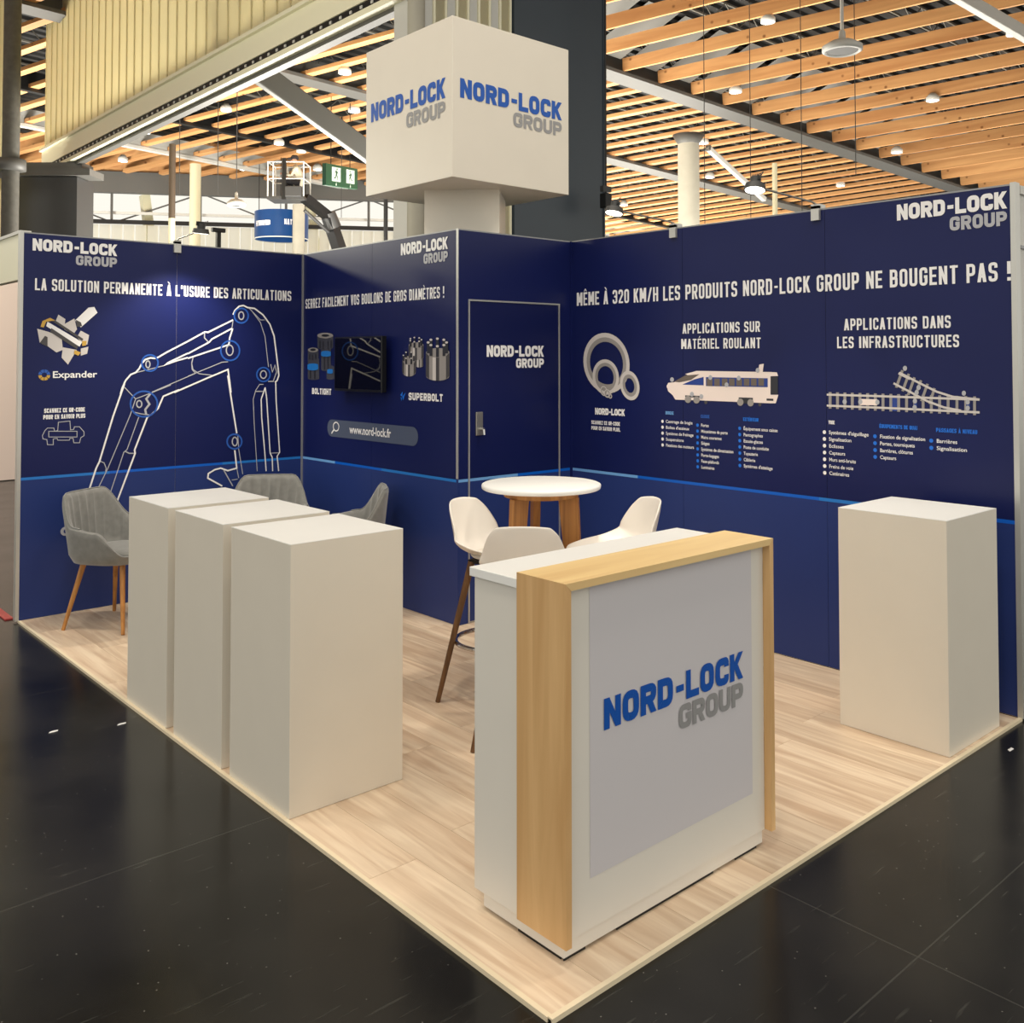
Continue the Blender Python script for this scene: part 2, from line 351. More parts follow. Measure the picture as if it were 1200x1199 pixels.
# ------------------------------------------------------------------ hall floor and the booth's vinyl floor
mb = MB().box(-25, 50, -14, 50, -.2, -.012); fl = mb.build('floor', 'hall_floor', kind='structure')
vf = thing('vinyl_floor', kind='structure')
MB().box(0, 3.0, 0, 5.02, -.012, -.003).build('floor_base', 'edge_light', vf)
pw, pl = .2, 1.25
pm = {}
for i in range(15):
    y = -((i*.47+.3) % 1.0)*pl
    while y < 5.0:
        a = max(y, .012); b_ = min(y+pl, 5.0); x0 = i*pw+(.012 if i == 0 else 0); wv = pw-(.012 if i in (0, 14) else 0)
        if b_-a > .03:
            key = (round(b_-a, 3), round(wv, 3))
            if key not in pm:
                o = MB().box(0, wv-.0012, 0, b_-a-.0012, -.003, 0).build('plank', 'vinyl_oak', vf); pm[key] = o.data
            else:
                o = bpy.data.objects.new('plank', pm[key]); COL.objects.link(o); o.parent = vf
            o.location = (x0, a, 0)
        y += pl
mb = MB(); mb.box(0, 3.0, -.004, .012, -.012, .002); mb.box(-.004, .012, .012, 5.02, -.012, .002); mb.build('edge_trim', 'edge_light', vf)

# ------------------------------------------------------------------ booth walls
H = 2.5
def bwall(name, fr, x0, x1, joints, th=.04, hole=None):
    """aluminium framed wall: printed panels (upper navy, lower blue) with joints, thin trims"""
    w_ = thing(name, kind='structure')
    def slab(nm_, a, b_, z0, z1, o0, o1, mat):
        vs = [fr.P(x, z, o) for o in (o0, o1) for z in (z0, z1) for x in (a, b_)]
        mb = MB(); mb.add(vs, [(0, 1, 3, 2), (4, 6, 7, 5), (0, 4, 5, 1), (2, 3, 7, 6), (0, 2, 6, 4), (1, 5, 7, 3)])
        o = mb.build(nm_, mat, w_)
        bmm = bmesh.new(); bmm.from_mesh(o.data); bmesh.ops.recalc_face_normals(bmm, faces=bmm.faces); bmm.to_mesh(o.data); bmm.free()
        return o
    slab('wall_frame', x0, x1, 0, H, -th, -.004, 'aluminium')
    js = [x0]+joints+[x1]
    for a, b_ in zip(js[:-1], js[1:]):
        a2 = a+(.0 if a == x0 else .0012); b2 = b_-(.0 if b_ == x1 else .0012)
        if hole and hole[0] > a and hole[1] < b_+.001:
            h0, h1, hz = hole
            slab('upper_panel', a2, h0, .905, H-.004, -.004, 0, 'navy_upper'); slab('upper_panel', h1, b2, .905, H-.004, -.004, 0, 'navy_upper')
            slab('upper_panel', h0, h1, hz, H-.004, -.004, 0, 'navy_upper')
            slab('lower_panel', a2, h0, 0.002, .905, -.004, 0, 'navy_lower'); slab('lower_panel', h1, b2, 0.002, .905, -.004, 0, 'navy_lower')
        else:
            slab('upper_panel', a2, b2, .905, H-.004, -.004, 0, 'navy_upper'); slab('lower_panel', a2, b2, .002, .905, -.004, 0, 'navy_lower')
    slab('top_trim', x0, x1, H-.004, H+.004, -th, .001, 'trim_grey')
    return w_, slab
def stripe(wl, fr, segs):
    for a, b_, mname in segs: flat('stripe', [[(a, .896), (b_, .896), (b_, .914), (a, .914)]], fr, mname, wl, off=.0006)

WA, sA = bwall('wall_left', FA, 0, 2.0, [1.0])
sA('end_trim', -.022, 0, 0, H+.01, -.042, .004, 'aluminium'); sA('corner_trim', 1.988, 2.0, 0, H, 0, .012, 'trim_grey')
stripe(WA, FA, [(0, .55, 'stripe_mid'), (.55, 1.35, 'stripe_blue'), (1.35, 1.985, 'stripe_mid')])
WB, sB = bwall('wall_middle', FB, 0.0, 1.998, [1.0])
sB('corner_trim', 1.986, 2.003, .92, H+.006, -.003, .003, 'aluminium'); sB('corner_trim', 1.99, 2.003, 0, .92, -.003, .0025, 'navy_lower')
stripe(WB, FB, [(.014, .5, 'stripe_light'), (.5, 1.13, 'stripe_blue'), (1.13, 1.985, 'stripe_mid')])
WC, sC = bwall('wall_back', FC, .004, 1.0, [], hole=(.083, .886, 2.058))
stripe(WC, FC, [(.004, .083, 'stripe_light'), (.886, .985, 'stripe_blue')])
sC('corner_trim', .988, 1.0, 0, H, 0, .012, 'navy_upper')
WR, sR = bwall('wall_right', FR, 0, 3.0, [1.0, 2.0])
sR('end_trim', 2.985, 3.01, -.0, H+.01, -.045, .006, 'aluminium')
stripe(WR, FR, [(.014, .62, 'stripe_light'), (.62, 1.95, 'stripe_blue'), (1.95, 2.3, 'stripe_mid'), (2.3, 2.985, 'stripe_blue')])
# hidden sides of the store room behind the door
for nm_, bx in (('wall_store_back', (2.04, 3.04, 5.0, 5.04)), ('wall_store_side', (3.0, 3.04, 3.04, 5.0))):
    MB().box(bx[0], bx[1], bx[2], bx[3], 0, H-.02).build(nm_, 'aluminium', kind='structure')

# door to the store room
dr = thing('door_1', kind='structure')
def fbox(fr, a, b_, z0, z1, o0, o1, mb=None):
    mb = mb or MB(); vs = [fr.P(x, z, o) for o in (o0, o1) for z in (z0, z1) for x in (a, b_)]
    fs = [(0, 1, 3, 2), (4, 6, 7, 5), (0, 4, 5, 1), (2, 3, 7, 6), (0, 2, 6, 4), (1, 5, 7, 3)]
    if fr.sx.cross(Vector((0, 0, 1))).dot(fr.n) < 0: pass
    else: fs = [f[::-1] for f in fs]
    return mb.add(vs, [f[::-1] for f in fs])
fbox(FC, .094, .875, .012, 2.047, -.03, .001).build('door_leaf', 'door_navy', dr)
fbox(FC, .094, .875, .012, .905, .001, .0016).build('lower_panel', 'navy_lower', dr)
mb = MB(); fbox(FC, .083, .093, .0, 2.058, -.03, .006, mb); fbox(FC, .876, .886, .0, 2.058, -.03, .006, mb); fbox(FC, .093, .876, 2.048, 2.058, -.03, .006, mb); mb.build('door_frame', 'aluminium', dr)
flat('stripe', [[(.094, .896), (.5, .896), (.5, .914), (.094, .914)]], FC, 'stripe_light', dr, off=.0024)
flat('stripe', [[(.5, .896), (.875, .896), (.875, .914), (.5, .914)]], FC, 'stripe_blue', dr, off=.0024)
mb = fbox(FC, .14, .196, 1.185, 1.335, .001, .012); hd = mb.build('door_handle', 'steel', dr, bevel=.004)
mb = MB(); mb.tube([FC.P(.176, 1.225, .012), FC.P(.176, 1.225, .045)], .009); mb.tube([FC.P(.176, 1.225, .045), FC.P(.176, 1.19, .05)], .009); mb.build('lever', 'chrome', hd)
logo(FC, .233, .737, 1.765, dr, 'print_white', 'print_white', .0024)

# ---- prints, wall A
logo(FA, .052, .583, 2.466, WA, 'print_white', 'print_grey')
flat('headline_lettering', letters("LA SOLUTION PERMANENTE À L'USURE DES ARTICULATIONS", .07, 2.128, 1.897, .079, .22, .3, .24), FA, 'print_white', WA)
def cpx(fr, ox, oy, sc, pts): return [px(fr, ox+x/sc, oy+y/sc) for x, y in pts]
def line(fr, ox, oy, sc, pts, t, closed=False): return stroke(cpx(fr, ox, oy, sc, pts), t, closed)
A1 = (FA, 110, 340, 10); A2 = (FA, 220, 340, 10); A3 = (FA, 90, 450, 8); A4 = (FA, 220, 440, 8.56)
T = .0115
bold = []
bold += line(*A1, [(310, 1220), (330, 1150), (370, 1060), (430, 990), (490, 965), (530, 920), (560, 860), (600, 815), (660, 795), (730, 800), (850, 730), (1100, 600)], T)
bold += line(*A2, [(0, 600), (200, 490), (235, 495), (530, 350)], T)
bold += line(*A2, [(530, 290), (550, 240), (600, 190), (650, 180), (700, 205), (780, 215), (880, 290), (960, 400), (1010, 540), (1030, 700), (1055, 900), (1065, 1000), (1045, 1060), (1020, 1080)], T)
bold += line(*A2, [(0, 745), (250, 610), (280, 575), (515, 450)], T)
bold += line(*A2, [(525, 450), (490, 560), (480, 640), (330, 690), (0, 800)], T)
bold += line(*A1, [(1100, 790), (960, 830), (820, 885), (870, 850), (1100, 740)], T)
bold += line(*A2, [(0, 1130), (230, 1030), (470, 930), (490, 1080), (505, 1200)], T)
bold += line(*A1, [(940, 1200), (1100, 1130)], T)
bold += line(*A3, [(445, 0), (400, 130), (340, 300), (210, 730), (180, 790), (120, 975), (100, 1040)], T)
bold += line(*A3, [(957, 55), (810, 115), (790, 160), (760, 230), (700, 285), (660, 310), (540, 620), (545, 650), (380, 1090), (335, 1210)], T)
bold += line(*A4, [(400, 0), (430, 200), (490, 580)], T)
bold += line(*A4, [(470, 750), (490, 930), (400, 955), (330, 930), (270, 945), (205, 985), (200, 1030), (345, 1110)], T)
bold += line(*A4, [(775, 120), (735, 240), (740, 420), (770, 760), (785, 960)], T*.8)
bold += line(*A4, [(775, 120), (790, 230), (825, 780), (845, 820), (850, 960)], T*.8)
bold += line(*A4, [(880, 60), (885, 250), (920, 770), (895, 810), (910, 960)], T*.8)
flat('excavator_outline', bold, FA, 'print_white', WA, off=.0026)
thin = []; t2 = .006
thin += line(*A1, [(500, 965), (620, 935), (820, 885)], t2)
thin += line(*A1, [(1160, 790), (1145, 850), (1150, 930), (1190, 975)], t2)+line(*A1, [(680, 1195), (1190, 975)], t2)
thin += line(*A2, [(60, 800), (45, 860), (60, 930), (130, 980), (300, 1000)], t2)+line(*A2, [(0, 1010), (400, 845), (470, 840)], t2)
thin += line(*A2, [(760, 260), (850, 380), (905, 550), (930, 780), (945, 900)], t2)+line(*A2, [(720, 215), (850, 350), (900, 350)], t2)
thin += line(*A2, [(195, 495), (195, 560), (240, 610)], t2*1.3)+line(*A2, [(530, 350), (515, 450)], t2)
thin += line(*A3, [(445, 30), (550, 140), (500, 290), (290, 790), (200, 975), (165, 1050)], t2)+line(*A3, [(550, 140), (680, 90), (880, 10)], t2)
thin += line(*A3, [(220, 725), (255, 740), (275, 790), (270, 820)], t2)+line(*A3, [(580, 310), (470, 615), (440, 640), (320, 1000), (285, 1110)], t2)+line(*A3, [(450, 630), (490, 650), (550, 650)], t2*1.3)
thin += line(*A3, [(690, 90), (650, 140), (680, 190), (640, 240), (650, 290)], .014)+line(*A3, [(540, 265), (600, 280), (680, 290)], t2)
thin += line(*A4, [(500, 600), (510, 740), (550, 990)], t2)+line(*A4, [(490, 930), (510, 1030)], t2)+line(*A4, [(360, 950), (450, 1110)], t2*1.4)+line(*A4, [(440, 1050), (500, 1040)], t2)
thin += line(*A4, [(760, 90), (720, 90), (680, 150), (655, 240), (665, 480), (695, 960)], t2)+line(*A4, [(680, 160), (750, 160)], t2*1.3)+line(*A4, [(825, 780), (915, 775)], t2)
thin += line(*A2, [(970, 870), (990, 960), (1020, 880), (1040, 960), (1000, 1070), (940, 1070)], t2*1.3)
def epx(fr, u, v, ru, rv, t, n=26):
    return stroke([px(fr, u+ru*math.cos(2*PI*k/n), v+rv*math.sin(2*PI*k/n)) for k in range(n)], t, True)
for (u, v, a, b_) in ((173.2, 427, 2.4, 4), (282.5, 370, 3, 4.5), (269, 410.5, 4, 6), (308.5, 439, 3.5, 4.5), (163, 473.5, 3, 4), (275, 517.5, 3, 5)): thin += epx(FA, u, v, a, b_, .009, 18)
flat('excavator_detail', thin, FA, 'print_grey', WA, off=.0022)
rings = []
for (u, v, a, b_) in ((175.5, 425.5, 9.5, 9.5), (282.5, 370, 8.2, 8.6), (269.5, 411, 11, 11.5), (308.5, 439, 7.8, 8.2), (168.5, 473.5, 15.8, 15), (274.5, 517.5, 8.6, 8.6)): rings += epx(FA, u, v, a, b_, .012)
flat('joint_ring', rings, FA, 'print_midblue', WA, off=.003)
flat('pin_socket', [circ(*px(FA, 76.5, 622.5), .03, .03)] , FA, 'print_grey', WA, off=.002); flat('pin_hole', [circ(*px(FA, 77, 622.5), .014)], FA, 'navy_lower', WA, off=.0028)
# product picture: pin assembly
E5 = (FA, 30, 350, 6.66)
flat('pin_housing', [cpx(*E5, q) for q in ([(255, 125), (310, 160), (300, 230), (230, 185)], [(90, 235), (180, 260), (170, 375), (110, 345)], [(180, 260), (280, 300), (290, 400), (240, 420), (170, 370)],
   [(290, 380), (400, 400), (330, 515), (280, 460)], [(300, 200), (380, 155), (400, 240), (370, 280), (300, 240)], [(430, 250), (495, 285), (480, 360), (430, 340), (400, 300)], [(430, 390), (490, 375), (480, 430), (430, 445)])], FA, 'print_steel_light', WA, off=.002)
flat('pin_rod', [cpx(*E5, q) for q in ([(385, 170), (490, 70), (535, 65), (560, 110), (430, 225)], [(170, 180), (440, 340), (420, 375), (160, 215)])], FA, 'print_white', WA, off=.003)
flat('pin_shade', [cpx(*E5, q) for q in ([(200, 230), (410, 370), (400, 395), (190, 260)], [(390, 165), (430, 185), (440, 215), (400, 220)], [(110, 345), (170, 375), (170, 300), (150, 290)], [(190, 165), (440, 330), (450, 315), (230, 170)])], FA, 'print_steel_dark', WA, off=.0036)
flat('pin_bush', [cpx(*E5, q) for q in ([(115, 220), (130, 175), (190, 150), (230, 170), (160, 180), (140, 225)], [(380, 400), (430, 420), (410, 445), (375, 430)], [(440, 330), (475, 330), (470, 365), (440, 370)])], FA, 'print_gold', WA, off=.0042)
bfont('product_lettering', 'Expander', FA, .18, 1.555, .043, 'print_white', WA, x1=.462, bold=.018)
def arc(cx, cz, r0, r1, a0, a1, n=6): return [(cx+r0*math.cos(a0+(a1-a0)*k/n), cz+r0*math.sin(a0+(a1-a0)*k/n)) for k in range(n+1)]+[(cx+r1*math.cos(a1-(a1-a0)*k/n), cz+r1*math.sin(a1-(a1-a0)*k/n)) for k in range(n+1)]
cx, cz = px(FA, 51.8, 439.5)
flat('product_mark', [arc(cx, cz, .016, .036, PI*(i/4)+.06, PI*((i+1)/4)-.06) for i in range(4)], FA, 'print_midblue', WA); flat('product_mark', [arc(cx, cz, .016, .036, PI*(1+i/4)+.06, PI*(1+(i+1)/4)-.06) for i in range(4)], FA, 'print_gold', WA)
flat('caption_lettering', letters('SCANNEZ CE QR-CODE', .135, 1.325, .385, .03, .24, .2, .25)+letters('POUR EN SAVOIR PLUS', .13, 1.283, .388, .03, .24, .2, .25), FA, 'print_white', WA)
K = []
for q in ([(130, 1070), (150, 1030), (170, 1010), (220, 1010), (225, 1035), (250, 1030), (255, 965), (345, 955), (350, 1025), (375, 1020), (380, 1000), (420, 1000), (455, 1040), (455, 1070), (430, 1085), (420, 1125), (375, 1125), (370, 1090), (345, 1090), (340, 1105), (250, 1105), (245, 1090), (215, 1095), (215, 1140), (170, 1140), (165, 1100), (135, 1095)],
          [(180, 1035), (400, 1035), (400, 1080), (180, 1080)]): K += line(*E5, q, .0045, True)
flat('pin_diagram', K, FA, 'print_grey', WA)

# ---- prints, wall B (x = 5 - Y)
logo(FB, 1.363, 1.896, 2.463, WB, 'print_white', 'print_grey')
flat('headline_lettering', letters('SERREZ FACILEMENT VOS BOULONS DE GROS DIAMÈTRES !', .045, 2.07, 1.86, .075, .22, .3, .24), FB, 'print_white', WB)
bz = []
x0, x1, z0, z1 = .395, 1.565, 1.095, 1.222; r = (z1-z0)/2
flat('search_bar', [[(x0+r*.9+r*math.cos(a), (z0+z1)/2+r*math.sin(a)) for a in [PI/2+PI*k/12 for k in range(13)]]+[(x1-r*.9+r*math.cos(a), (z0+z1)/2+r*math.sin(a)) for a in [-PI/2+PI*k/12 for k in range(13)]]], FB, 'print_bar', WB)
bfont('web_address_lettering', 'www.nord-lock.fr', FB, .71, 1.135, .058, 'print_white', WB, x1=1.25, bold=.02, off=.0035)
flat('magnifier', ring(.52, 1.172, .04, .032, .009)+stroke([(.49, 1.148), (.455, 1.118)], .012), FB, 'print_white', WB, off=.0035)
flat('product_lettering', letters('BOLTIGHT', .155, 1.405, .445, .047, .25, .3, .16), FB, 'print_white', WB)
flat('product_lettering', letters('SUPERBOLT', 1.46, 1.4, 1.845, .05, .25, .3, .16), FB, 'print_white', WB)
flat('product_mark', [[(1.36, 1.43), (1.39, 1.455), (1.385, 1.42)], [(1.385, 1.42), (1.425, 1.45), (1.395, 1.395)], [(1.365, 1.42), (1.38, 1.41), (1.375, 1.39)]], FB, 'print_blue', WB)
B6 = (FB, 350, 370, 6.667)
def cyl(cx, cy, rx, ry, hh, n=14):     # picture of a cylinder in crop coordinates
    return [(cx-rx*math.cos(PI*k/n), cy+hh+ry*math.sin(PI*k/n)) for k in range(n+1)]+[(cx+rx*math.cos(PI*k/n), cy-ry*math.sin(PI*k/n)) for k in range(n+1)]
flat('tensioner_picture', [cpx(*B6, cyl(210, 155, 62, 22, 90)), cpx(*B6, cyl(215, 250, 38, 12, 170)), cpx(*B6, cyl(115, 268, 42, 20, 70)), cpx(*B6, cyl(118, 340, 45, 12, 150)), cpx(*B6, cyl(250, 400, 30, 10, 90))], FB, 'print_gunmetal', WB)
flat('tensioner_highlight', [cpx(*B6, [(210+62*math.cos(a), 155+22*math.sin(a)) for a in [2*PI*k/20 for k in range(20)]]), cpx(*B6, [(115+40*math.cos(a), 268+18*math.sin(a)) for a in [2*PI*k/20 for k in range(20)]])], FB, 'print_steel', WB, off=.003)
flat('tensioner_bore', [cpx(*B6, [(212+30*math.cos(a), 155+10*math.sin(a)) for a in [2*PI*k/16 for k in range(16)]]), cpx(*B6, [(115+22*math.cos(a), 266+10*math.sin(a)) for a in [2*PI*k/16 for k in range(16)]])]+[cpx(*B6, [(x, y0_), (x+9, y0_), (x+9, y1_), (x, y1_)]) for x, y0_, y1_ in ((165, 195, 255), (190, 200, 262), (228, 200, 262), (252, 190, 250), (85, 300, 340), (108, 305, 345), (132, 300, 340), (90, 420, 490), (125, 425, 495), (200, 320, 420), (228, 320, 420))], FB, 'print_dark', WB, off=.004)
flat('tensioner_band', [cpx(*B6, cyl(218, 285, 38, 10, 25)), cpx(*B6, cyl(115, 385, 42, 12, 30)), cpx(*B6, cyl(250, 425, 22, 8, 20))], FB, 'stripe_mid', WB, off=.005)
SH = ['print_steel_dark', 'print_steel', 'print_steel_light', 'print_steel_light', 'print_steel', 'print_steel_dark', 'print_steel']
for (cx, cy, rx, ry, hh, nb) in ((920, 230, 58, 22, 95, 7), (865, 350, 52, 35, 90, 6), (1090, 290, 92, 38, 180, 8), (945, 330, 30, 14, 60, 0)):
    flat('nut_picture', [cpx(*B6, cyl(cx, cy, rx, ry, hh))], FB, 'print_steel', WB, off=.002+.001*(cx > 1000))
    bands = [[], [], []]
    for k in range(7):
        a0, a1 = -1+2*k/7, -1+2*(k+1)/7
        bands[k % 3 if k < 4 else 0 if k == 6 else 1].append(cpx(*B6, [(cx+rx*a0, cy+ry*math.sqrt(max(0, 1-a0*a0))), (cx+rx*a1, cy+ry*math.sqrt(max(0, 1-a1*a1))), (cx+rx*a1, cy+hh+ry*math.sqrt(max(0, 1-a1*a1))), (cx+rx*a0, cy+hh+ry*math.sqrt(max(0, 1-a0*a0)))]))
    for q, mname in zip(bands, ('print_steel_dark', 'print_steel', 'print_steel_light')):
        flat('nut_side', q, FB, mname, WB, off=.0038+.001*(cx > 1000))
    if nb:
        flat('jack_bolt', [cpx(*B6, [(cx+rx*.78*math.cos(2*PI*k/nb)-rx*.12, cy-ry*.78*math.sin(2*PI*k/nb)+4), (cx+rx*.78*math.cos(2*PI*k/nb)+rx*.12, cy-ry*.78*math.sin(2*PI*k/nb)+4), (cx+rx*.78*math.cos(2*PI*k/nb)+rx*.12, cy-ry*.78*math.sin(2*PI*k/nb)-hh*.45), (cx+rx*.78*math.cos(2*PI*k/nb)-rx*.12, cy-ry*.78*math.sin(2*PI*k/nb)-hh*.45)]) for k in range(nb)], FB, 'print_dark', WB, off=.006)
        flat('jack_bolt_head', [cpx(*B6, [(cx+rx*.78*math.cos(2*PI*k/nb)+rx*.13*math.cos(a), cy-ry*.78*math.sin(2*PI*k/nb)-hh*.45+rx*.1*math.sin(a)) for a in [2*PI*j/10 for j in range(10)]]) for k in range(nb)], FB, 'print_steel_light', WB, off=.0065)

# ---- prints, wall R (x = 3 - Y)
logo(FR, 2.419, 2.969, 2.472, WR, 'print_white', 'print_grey')
flat('headline_lettering', letters('MÊME À 320 KM/H LES PRODUITS NORD-LOCK GROUP NE BOUGENT PAS !', .06, 2.045, 2.985, .092, .2, .3, .24), FR, 'print_white', WR)
flat('title_lettering', letters('APPLICATIONS SUR', 1.0, 1.832, 1.575, .062, .2, .3, .24)+letters('MATÉRIEL ROULANT', .99, 1.737, 1.58, .062, .2, .3, .24), FR, 'print_white', WR)
flat('title_lettering', letters('APPLICATIONS DANS', 2.112, 1.828, 2.693, .062, .2, .3, .24)+letters('LES INFRASTRUCTURES', 2.07, 1.732, 2.733, .062, .2, .3, .24), FR, 'print_white', WR)
# washers
C7 = (FR, 680, 380, 8.56)
def ell(cx, cy, rx, ry, n=36, rot=0): return [(cx+rx*math.cos(a)*math.cos(rot)-ry*math.sin(a)*math.sin(rot), cy+rx*math.cos(a)*math.sin(rot)+ry*math.sin(a)*math.cos(rot)) for a in [2*PI*k/n for k in range(n)]]
def annulus(fr, ox, oy, sc, cx, cy, rx, ry, qx, qy, rot=0, n=40):
    o_ = cpx(fr, ox, oy, sc, ell(cx, cy, rx, ry, n, rot)); i_ = cpx(fr, ox, oy, sc, ell(cx, cy, qx, qy, n, rot))
    return [[o_[k], o_[(k+1) % n], i_[(k+1) % n], i_[k]] for k in range(n)]
for (a, lay) in (((265, 390, 230, 305, 165, 215, -.15), 0), ((258, 530, 132, 178, 80, 110, -.1), 1), ((500, 615, 95, 150, 45, 75, -.2), 2), ((240, 670, 34, 50, 20, 32, -.2), 2), ((275, 695, 32, 42, 16, 24, -.2), 3), ((305, 722, 18, 24, 8, 11, -.2), 4)):
    flat('washer_picture', annulus(*C7, *a), FR, 'print_steel_light' if lay != 1 else 'print_steel_light', WR, off=.002+.0006*lay, step=0)
    b2 = (a[0], a[1], (a[2]+a[4])/2, (a[3]+a[5])/2, a[4], a[5], a[6])
    flat('washer_shade', annulus(*C7, *b2), FR, 'print_steel', WR, off=.0023+.0006*lay, step=0)
flat('product_lettering', letters('NORD-LOCK', .235, 1.295, .51, .046, .28, .3, .1), FR, 'print_white', WR)
flat('caption_lettering', letters('SCANNEZ CE QR-CODE', .2, 1.228, .465, .026, .24, .2, .25)+letters('POUR EN SAVOIR PLUS.', .2, 1.19, .47, .026, .24, .2, .25), FR, 'print_white', WR)
# train
D8 = (FR, 770, 410, 7.5)
flat('train_body', [cpx(*D8, q) for q in ([(85, 320), (100, 290), (150, 285), (375, 215), (380, 420), (160, 435), (140, 400), (100, 365)], [(250, 212), (350, 185), (375, 215), (300, 240)], [(350, 185), (1000, 195), (1000, 425), (380, 410), (375, 215)], [(1000, 195), (1055, 198), (1065, 230), (1000, 232)], [(990, 395), (1068, 395), (1045, 470), (990, 470)], [(160, 410), (400, 405), (400, 445), (165, 438)], [(400, 405), (1000, 420), (1000, 470), (390, 445)], [(900, 130), (940, 122), (930, 195), (875, 195), (895, 160)])], FR, 'print_cream', WR)
flat('train_windows', [cpx(*D8, q) for q in ([(225, 305), (330, 260), (412, 238), (412, 312)], [(432, 240), (975, 250), (975, 328), (432, 318)])], FR, 'print_window', WR, off=.003)
flat('train_dark', [cpx(*D8, q) for q in ([(150, 280), (250, 225), (375, 215), (300, 265), (200, 285)],)], FR, 'print_taupe', WR, off=.003)
flat('train_dark', [cpx(*D8, q) for q in ([(1000, 235), (1065, 235), (1065, 388), (1000, 388)], [(965, 428), (1025, 430), (1025, 448), (965, 446)], [(250, 400), (385, 405), (385, 420), (250, 415)], [(720, 418), (845, 422), (845, 470), (720, 470)])], FR, 'print_dark', WR, off=.0034)
flat('train_seats', [cpx(*D8, [(x, 252), (x+50, 253), (x+50, 318), (x, 316)]) for x in (440, 505, 572, 635, 700, 765, 828, 893)], FR, 'print_taupe', WR, off=.0036)
flat('train_wheels', [cpx(*D8, ell(x, y, 28, 32, 18)) for x, y in ((275, 435), (350, 440), (735, 460), (825, 465))], FR, 'print_steel', WR, off=.004)
flat('train_wheels', [cpx(*D8, ell(x, y, 14, 17, 14)) for x, y in ((430, 460), (905, 480))], FR, 'print_steel_dark', WR, off=.0018)
flat('marker_dot', [cpx(*D8, ell(x, y, 17, 21, 16)) for x, y in ((135, 262), (472, 243), (722, 248), (615, 307), (310, 390), (888, 180), (393, 410))], FR, 'print_grey', WR, off=.0046)
# railway points
R9 = (FR, 960, 420, 6)
sl = []; rail = []
for x in [78, 130, 182, 234, 288, 342, 396, 450, 505, 560, 616, 674, 732, 790, 848, 908, 970, 1032, 1094]:
    y = 245+(x-78)*.03; sl.append(cpx(*R9, [(x-10, y-8), (x+10, y-8), (x+10, y+108+(x-78)*.016), (x-10, y+108+(x-78)*.016)]))
for k, (x, y) in enumerate([(565, 145), (610, 170), (650, 195), (695, 215), (742, 240), (795, 265)]):
    d = (22, -55) if k < 5 else (18, -50); sl.append(cpx(*R9, [(x-d[0]-9, y-d[1]+3), (x-d[0]+9, y-d[1]+9), (x+d[0]+9, y+d[1]-3), (x+d[0]-9, y+d[1]-9)]))
for q in ([(55, 255), (400, 265), (1130, 290)], [(55, 332), (500, 350), (1130, 380)], [(565, 100), (700, 170), (830, 235), (940, 270), (1130, 290)], [(525, 175), (640, 235), (760, 300), (880, 345), (1000, 368)], [(560, 105), (640, 145)]): rail += stroke(cpx(*R9, q), .011)
flat('track_sleepers', sl, FR, 'print_steel', WR); flat('track_rails', rail, FR, 'print_steel_light', WR, off=.0032)
flat('track_plate', [cpx(*R9, [(290, 285), (410, 288), (410, 330), (290, 328)])], FR, 'print_cream', WR, off=.0038)
flat('track_blue', [cpx(*R9, q) for q in ([(515, 262), (550, 263), (550, 372), (515, 370)], [(668, 300), (690, 300), (690, 350), (668, 350)], [(1035, 310), (1062, 310), (1062, 360), (1035, 360)])], FR, 'print_window', WR, off=.0028)
flat('marker_dot', [cpx(*R9, ell(x, y, 15, 18, 14)) for x, y in ((182, 305), (292, 305), (412, 308), (606, 70), (702, 205), (688, 240), (676, 300), (674, 345), (1020, 245), (1047, 307), (1047, 350))], FR, 'print_grey', WR, off=.0044)
def bullets(x, z0, dz, items, head, hx1, hmat, dotmat):
    flat('heading_lettering', letters(head, x, z0, hx1, .021, .24, .3, .2), FR, hmat, WR)
    for i, (tx, wd) in enumerate(items):
        z = z0-.045-i*dz
        bfont('list_lettering', tx, FR, x+.001, z-.008, .019, 'print_white', WR, x1=x+wd, bold=.012)
    flat('bullet', [circ(x-.026, z0-.045-i*dz, .0105, n=12) for i in range(len(items))], FR, dotmat, WR)
bullets(.86, 1.322, .0375, [('Centrage de bogie', .215), ("Boîtes d'essieux", .19), ('Systèmes de freinage', .222), ('Suspensions', .145), ('Fixations des moteurs', .225)], 'BOGIE', .925, 'stripe_light', 'print_white')
bullets(1.14, 1.312, .0365, [('Portes', .06), ('Mécanismes de porte', .2), ('Mains courantes', .155), ('Sièges', .065), ('Systèmes de climatisation', .24), ('Porte-bagages', .135), ('Faux-plafonds', .135), ('Luminaires', .1)], 'CAISSE', 1.205, 'print_midblue', 'print_blue')
bullets(1.453, 1.309, .0365, [('Équipement sous caisse', .235), ('Pantographes', .135), ('Essuie-glaces', .135), ('Poste de conduite', .175), ('Tuyauterie', .1), ('Câblerie', .082), ("Systèmes d'attelage", .2)], 'EXTÉRIEUR', 1.56, 'print_blue', 'print_blue')
bullets(2.013, 1.318, .037, [("Systèmes d'aiguillage", .235), ('Signalisation', .135), ('Eclisses', .09), ('Capteurs', .098), ('Murs anti-bruits', .16), ('Freins de voie', .145), ('Caténaires', .12)], 'VOIE', 2.05, 'print_white', 'print_white')
bullets(2.31, 1.313, .036, [('Fixation de signalisation', .245), ('Portes, tourniquets', .19), ('Barrières, clôtures', .18), ('Capteurs', .09)], 'ÉQUIPEMENTS DE QUAI', 2.515, 'print_blue', 'print_blue')
bullets(2.612, 1.309, .036, [('Barrières', .105), ('Signalisation', .152)], 'PASSAGES À NIVEAU', 2.815, 'print_blue', 'print_blue')

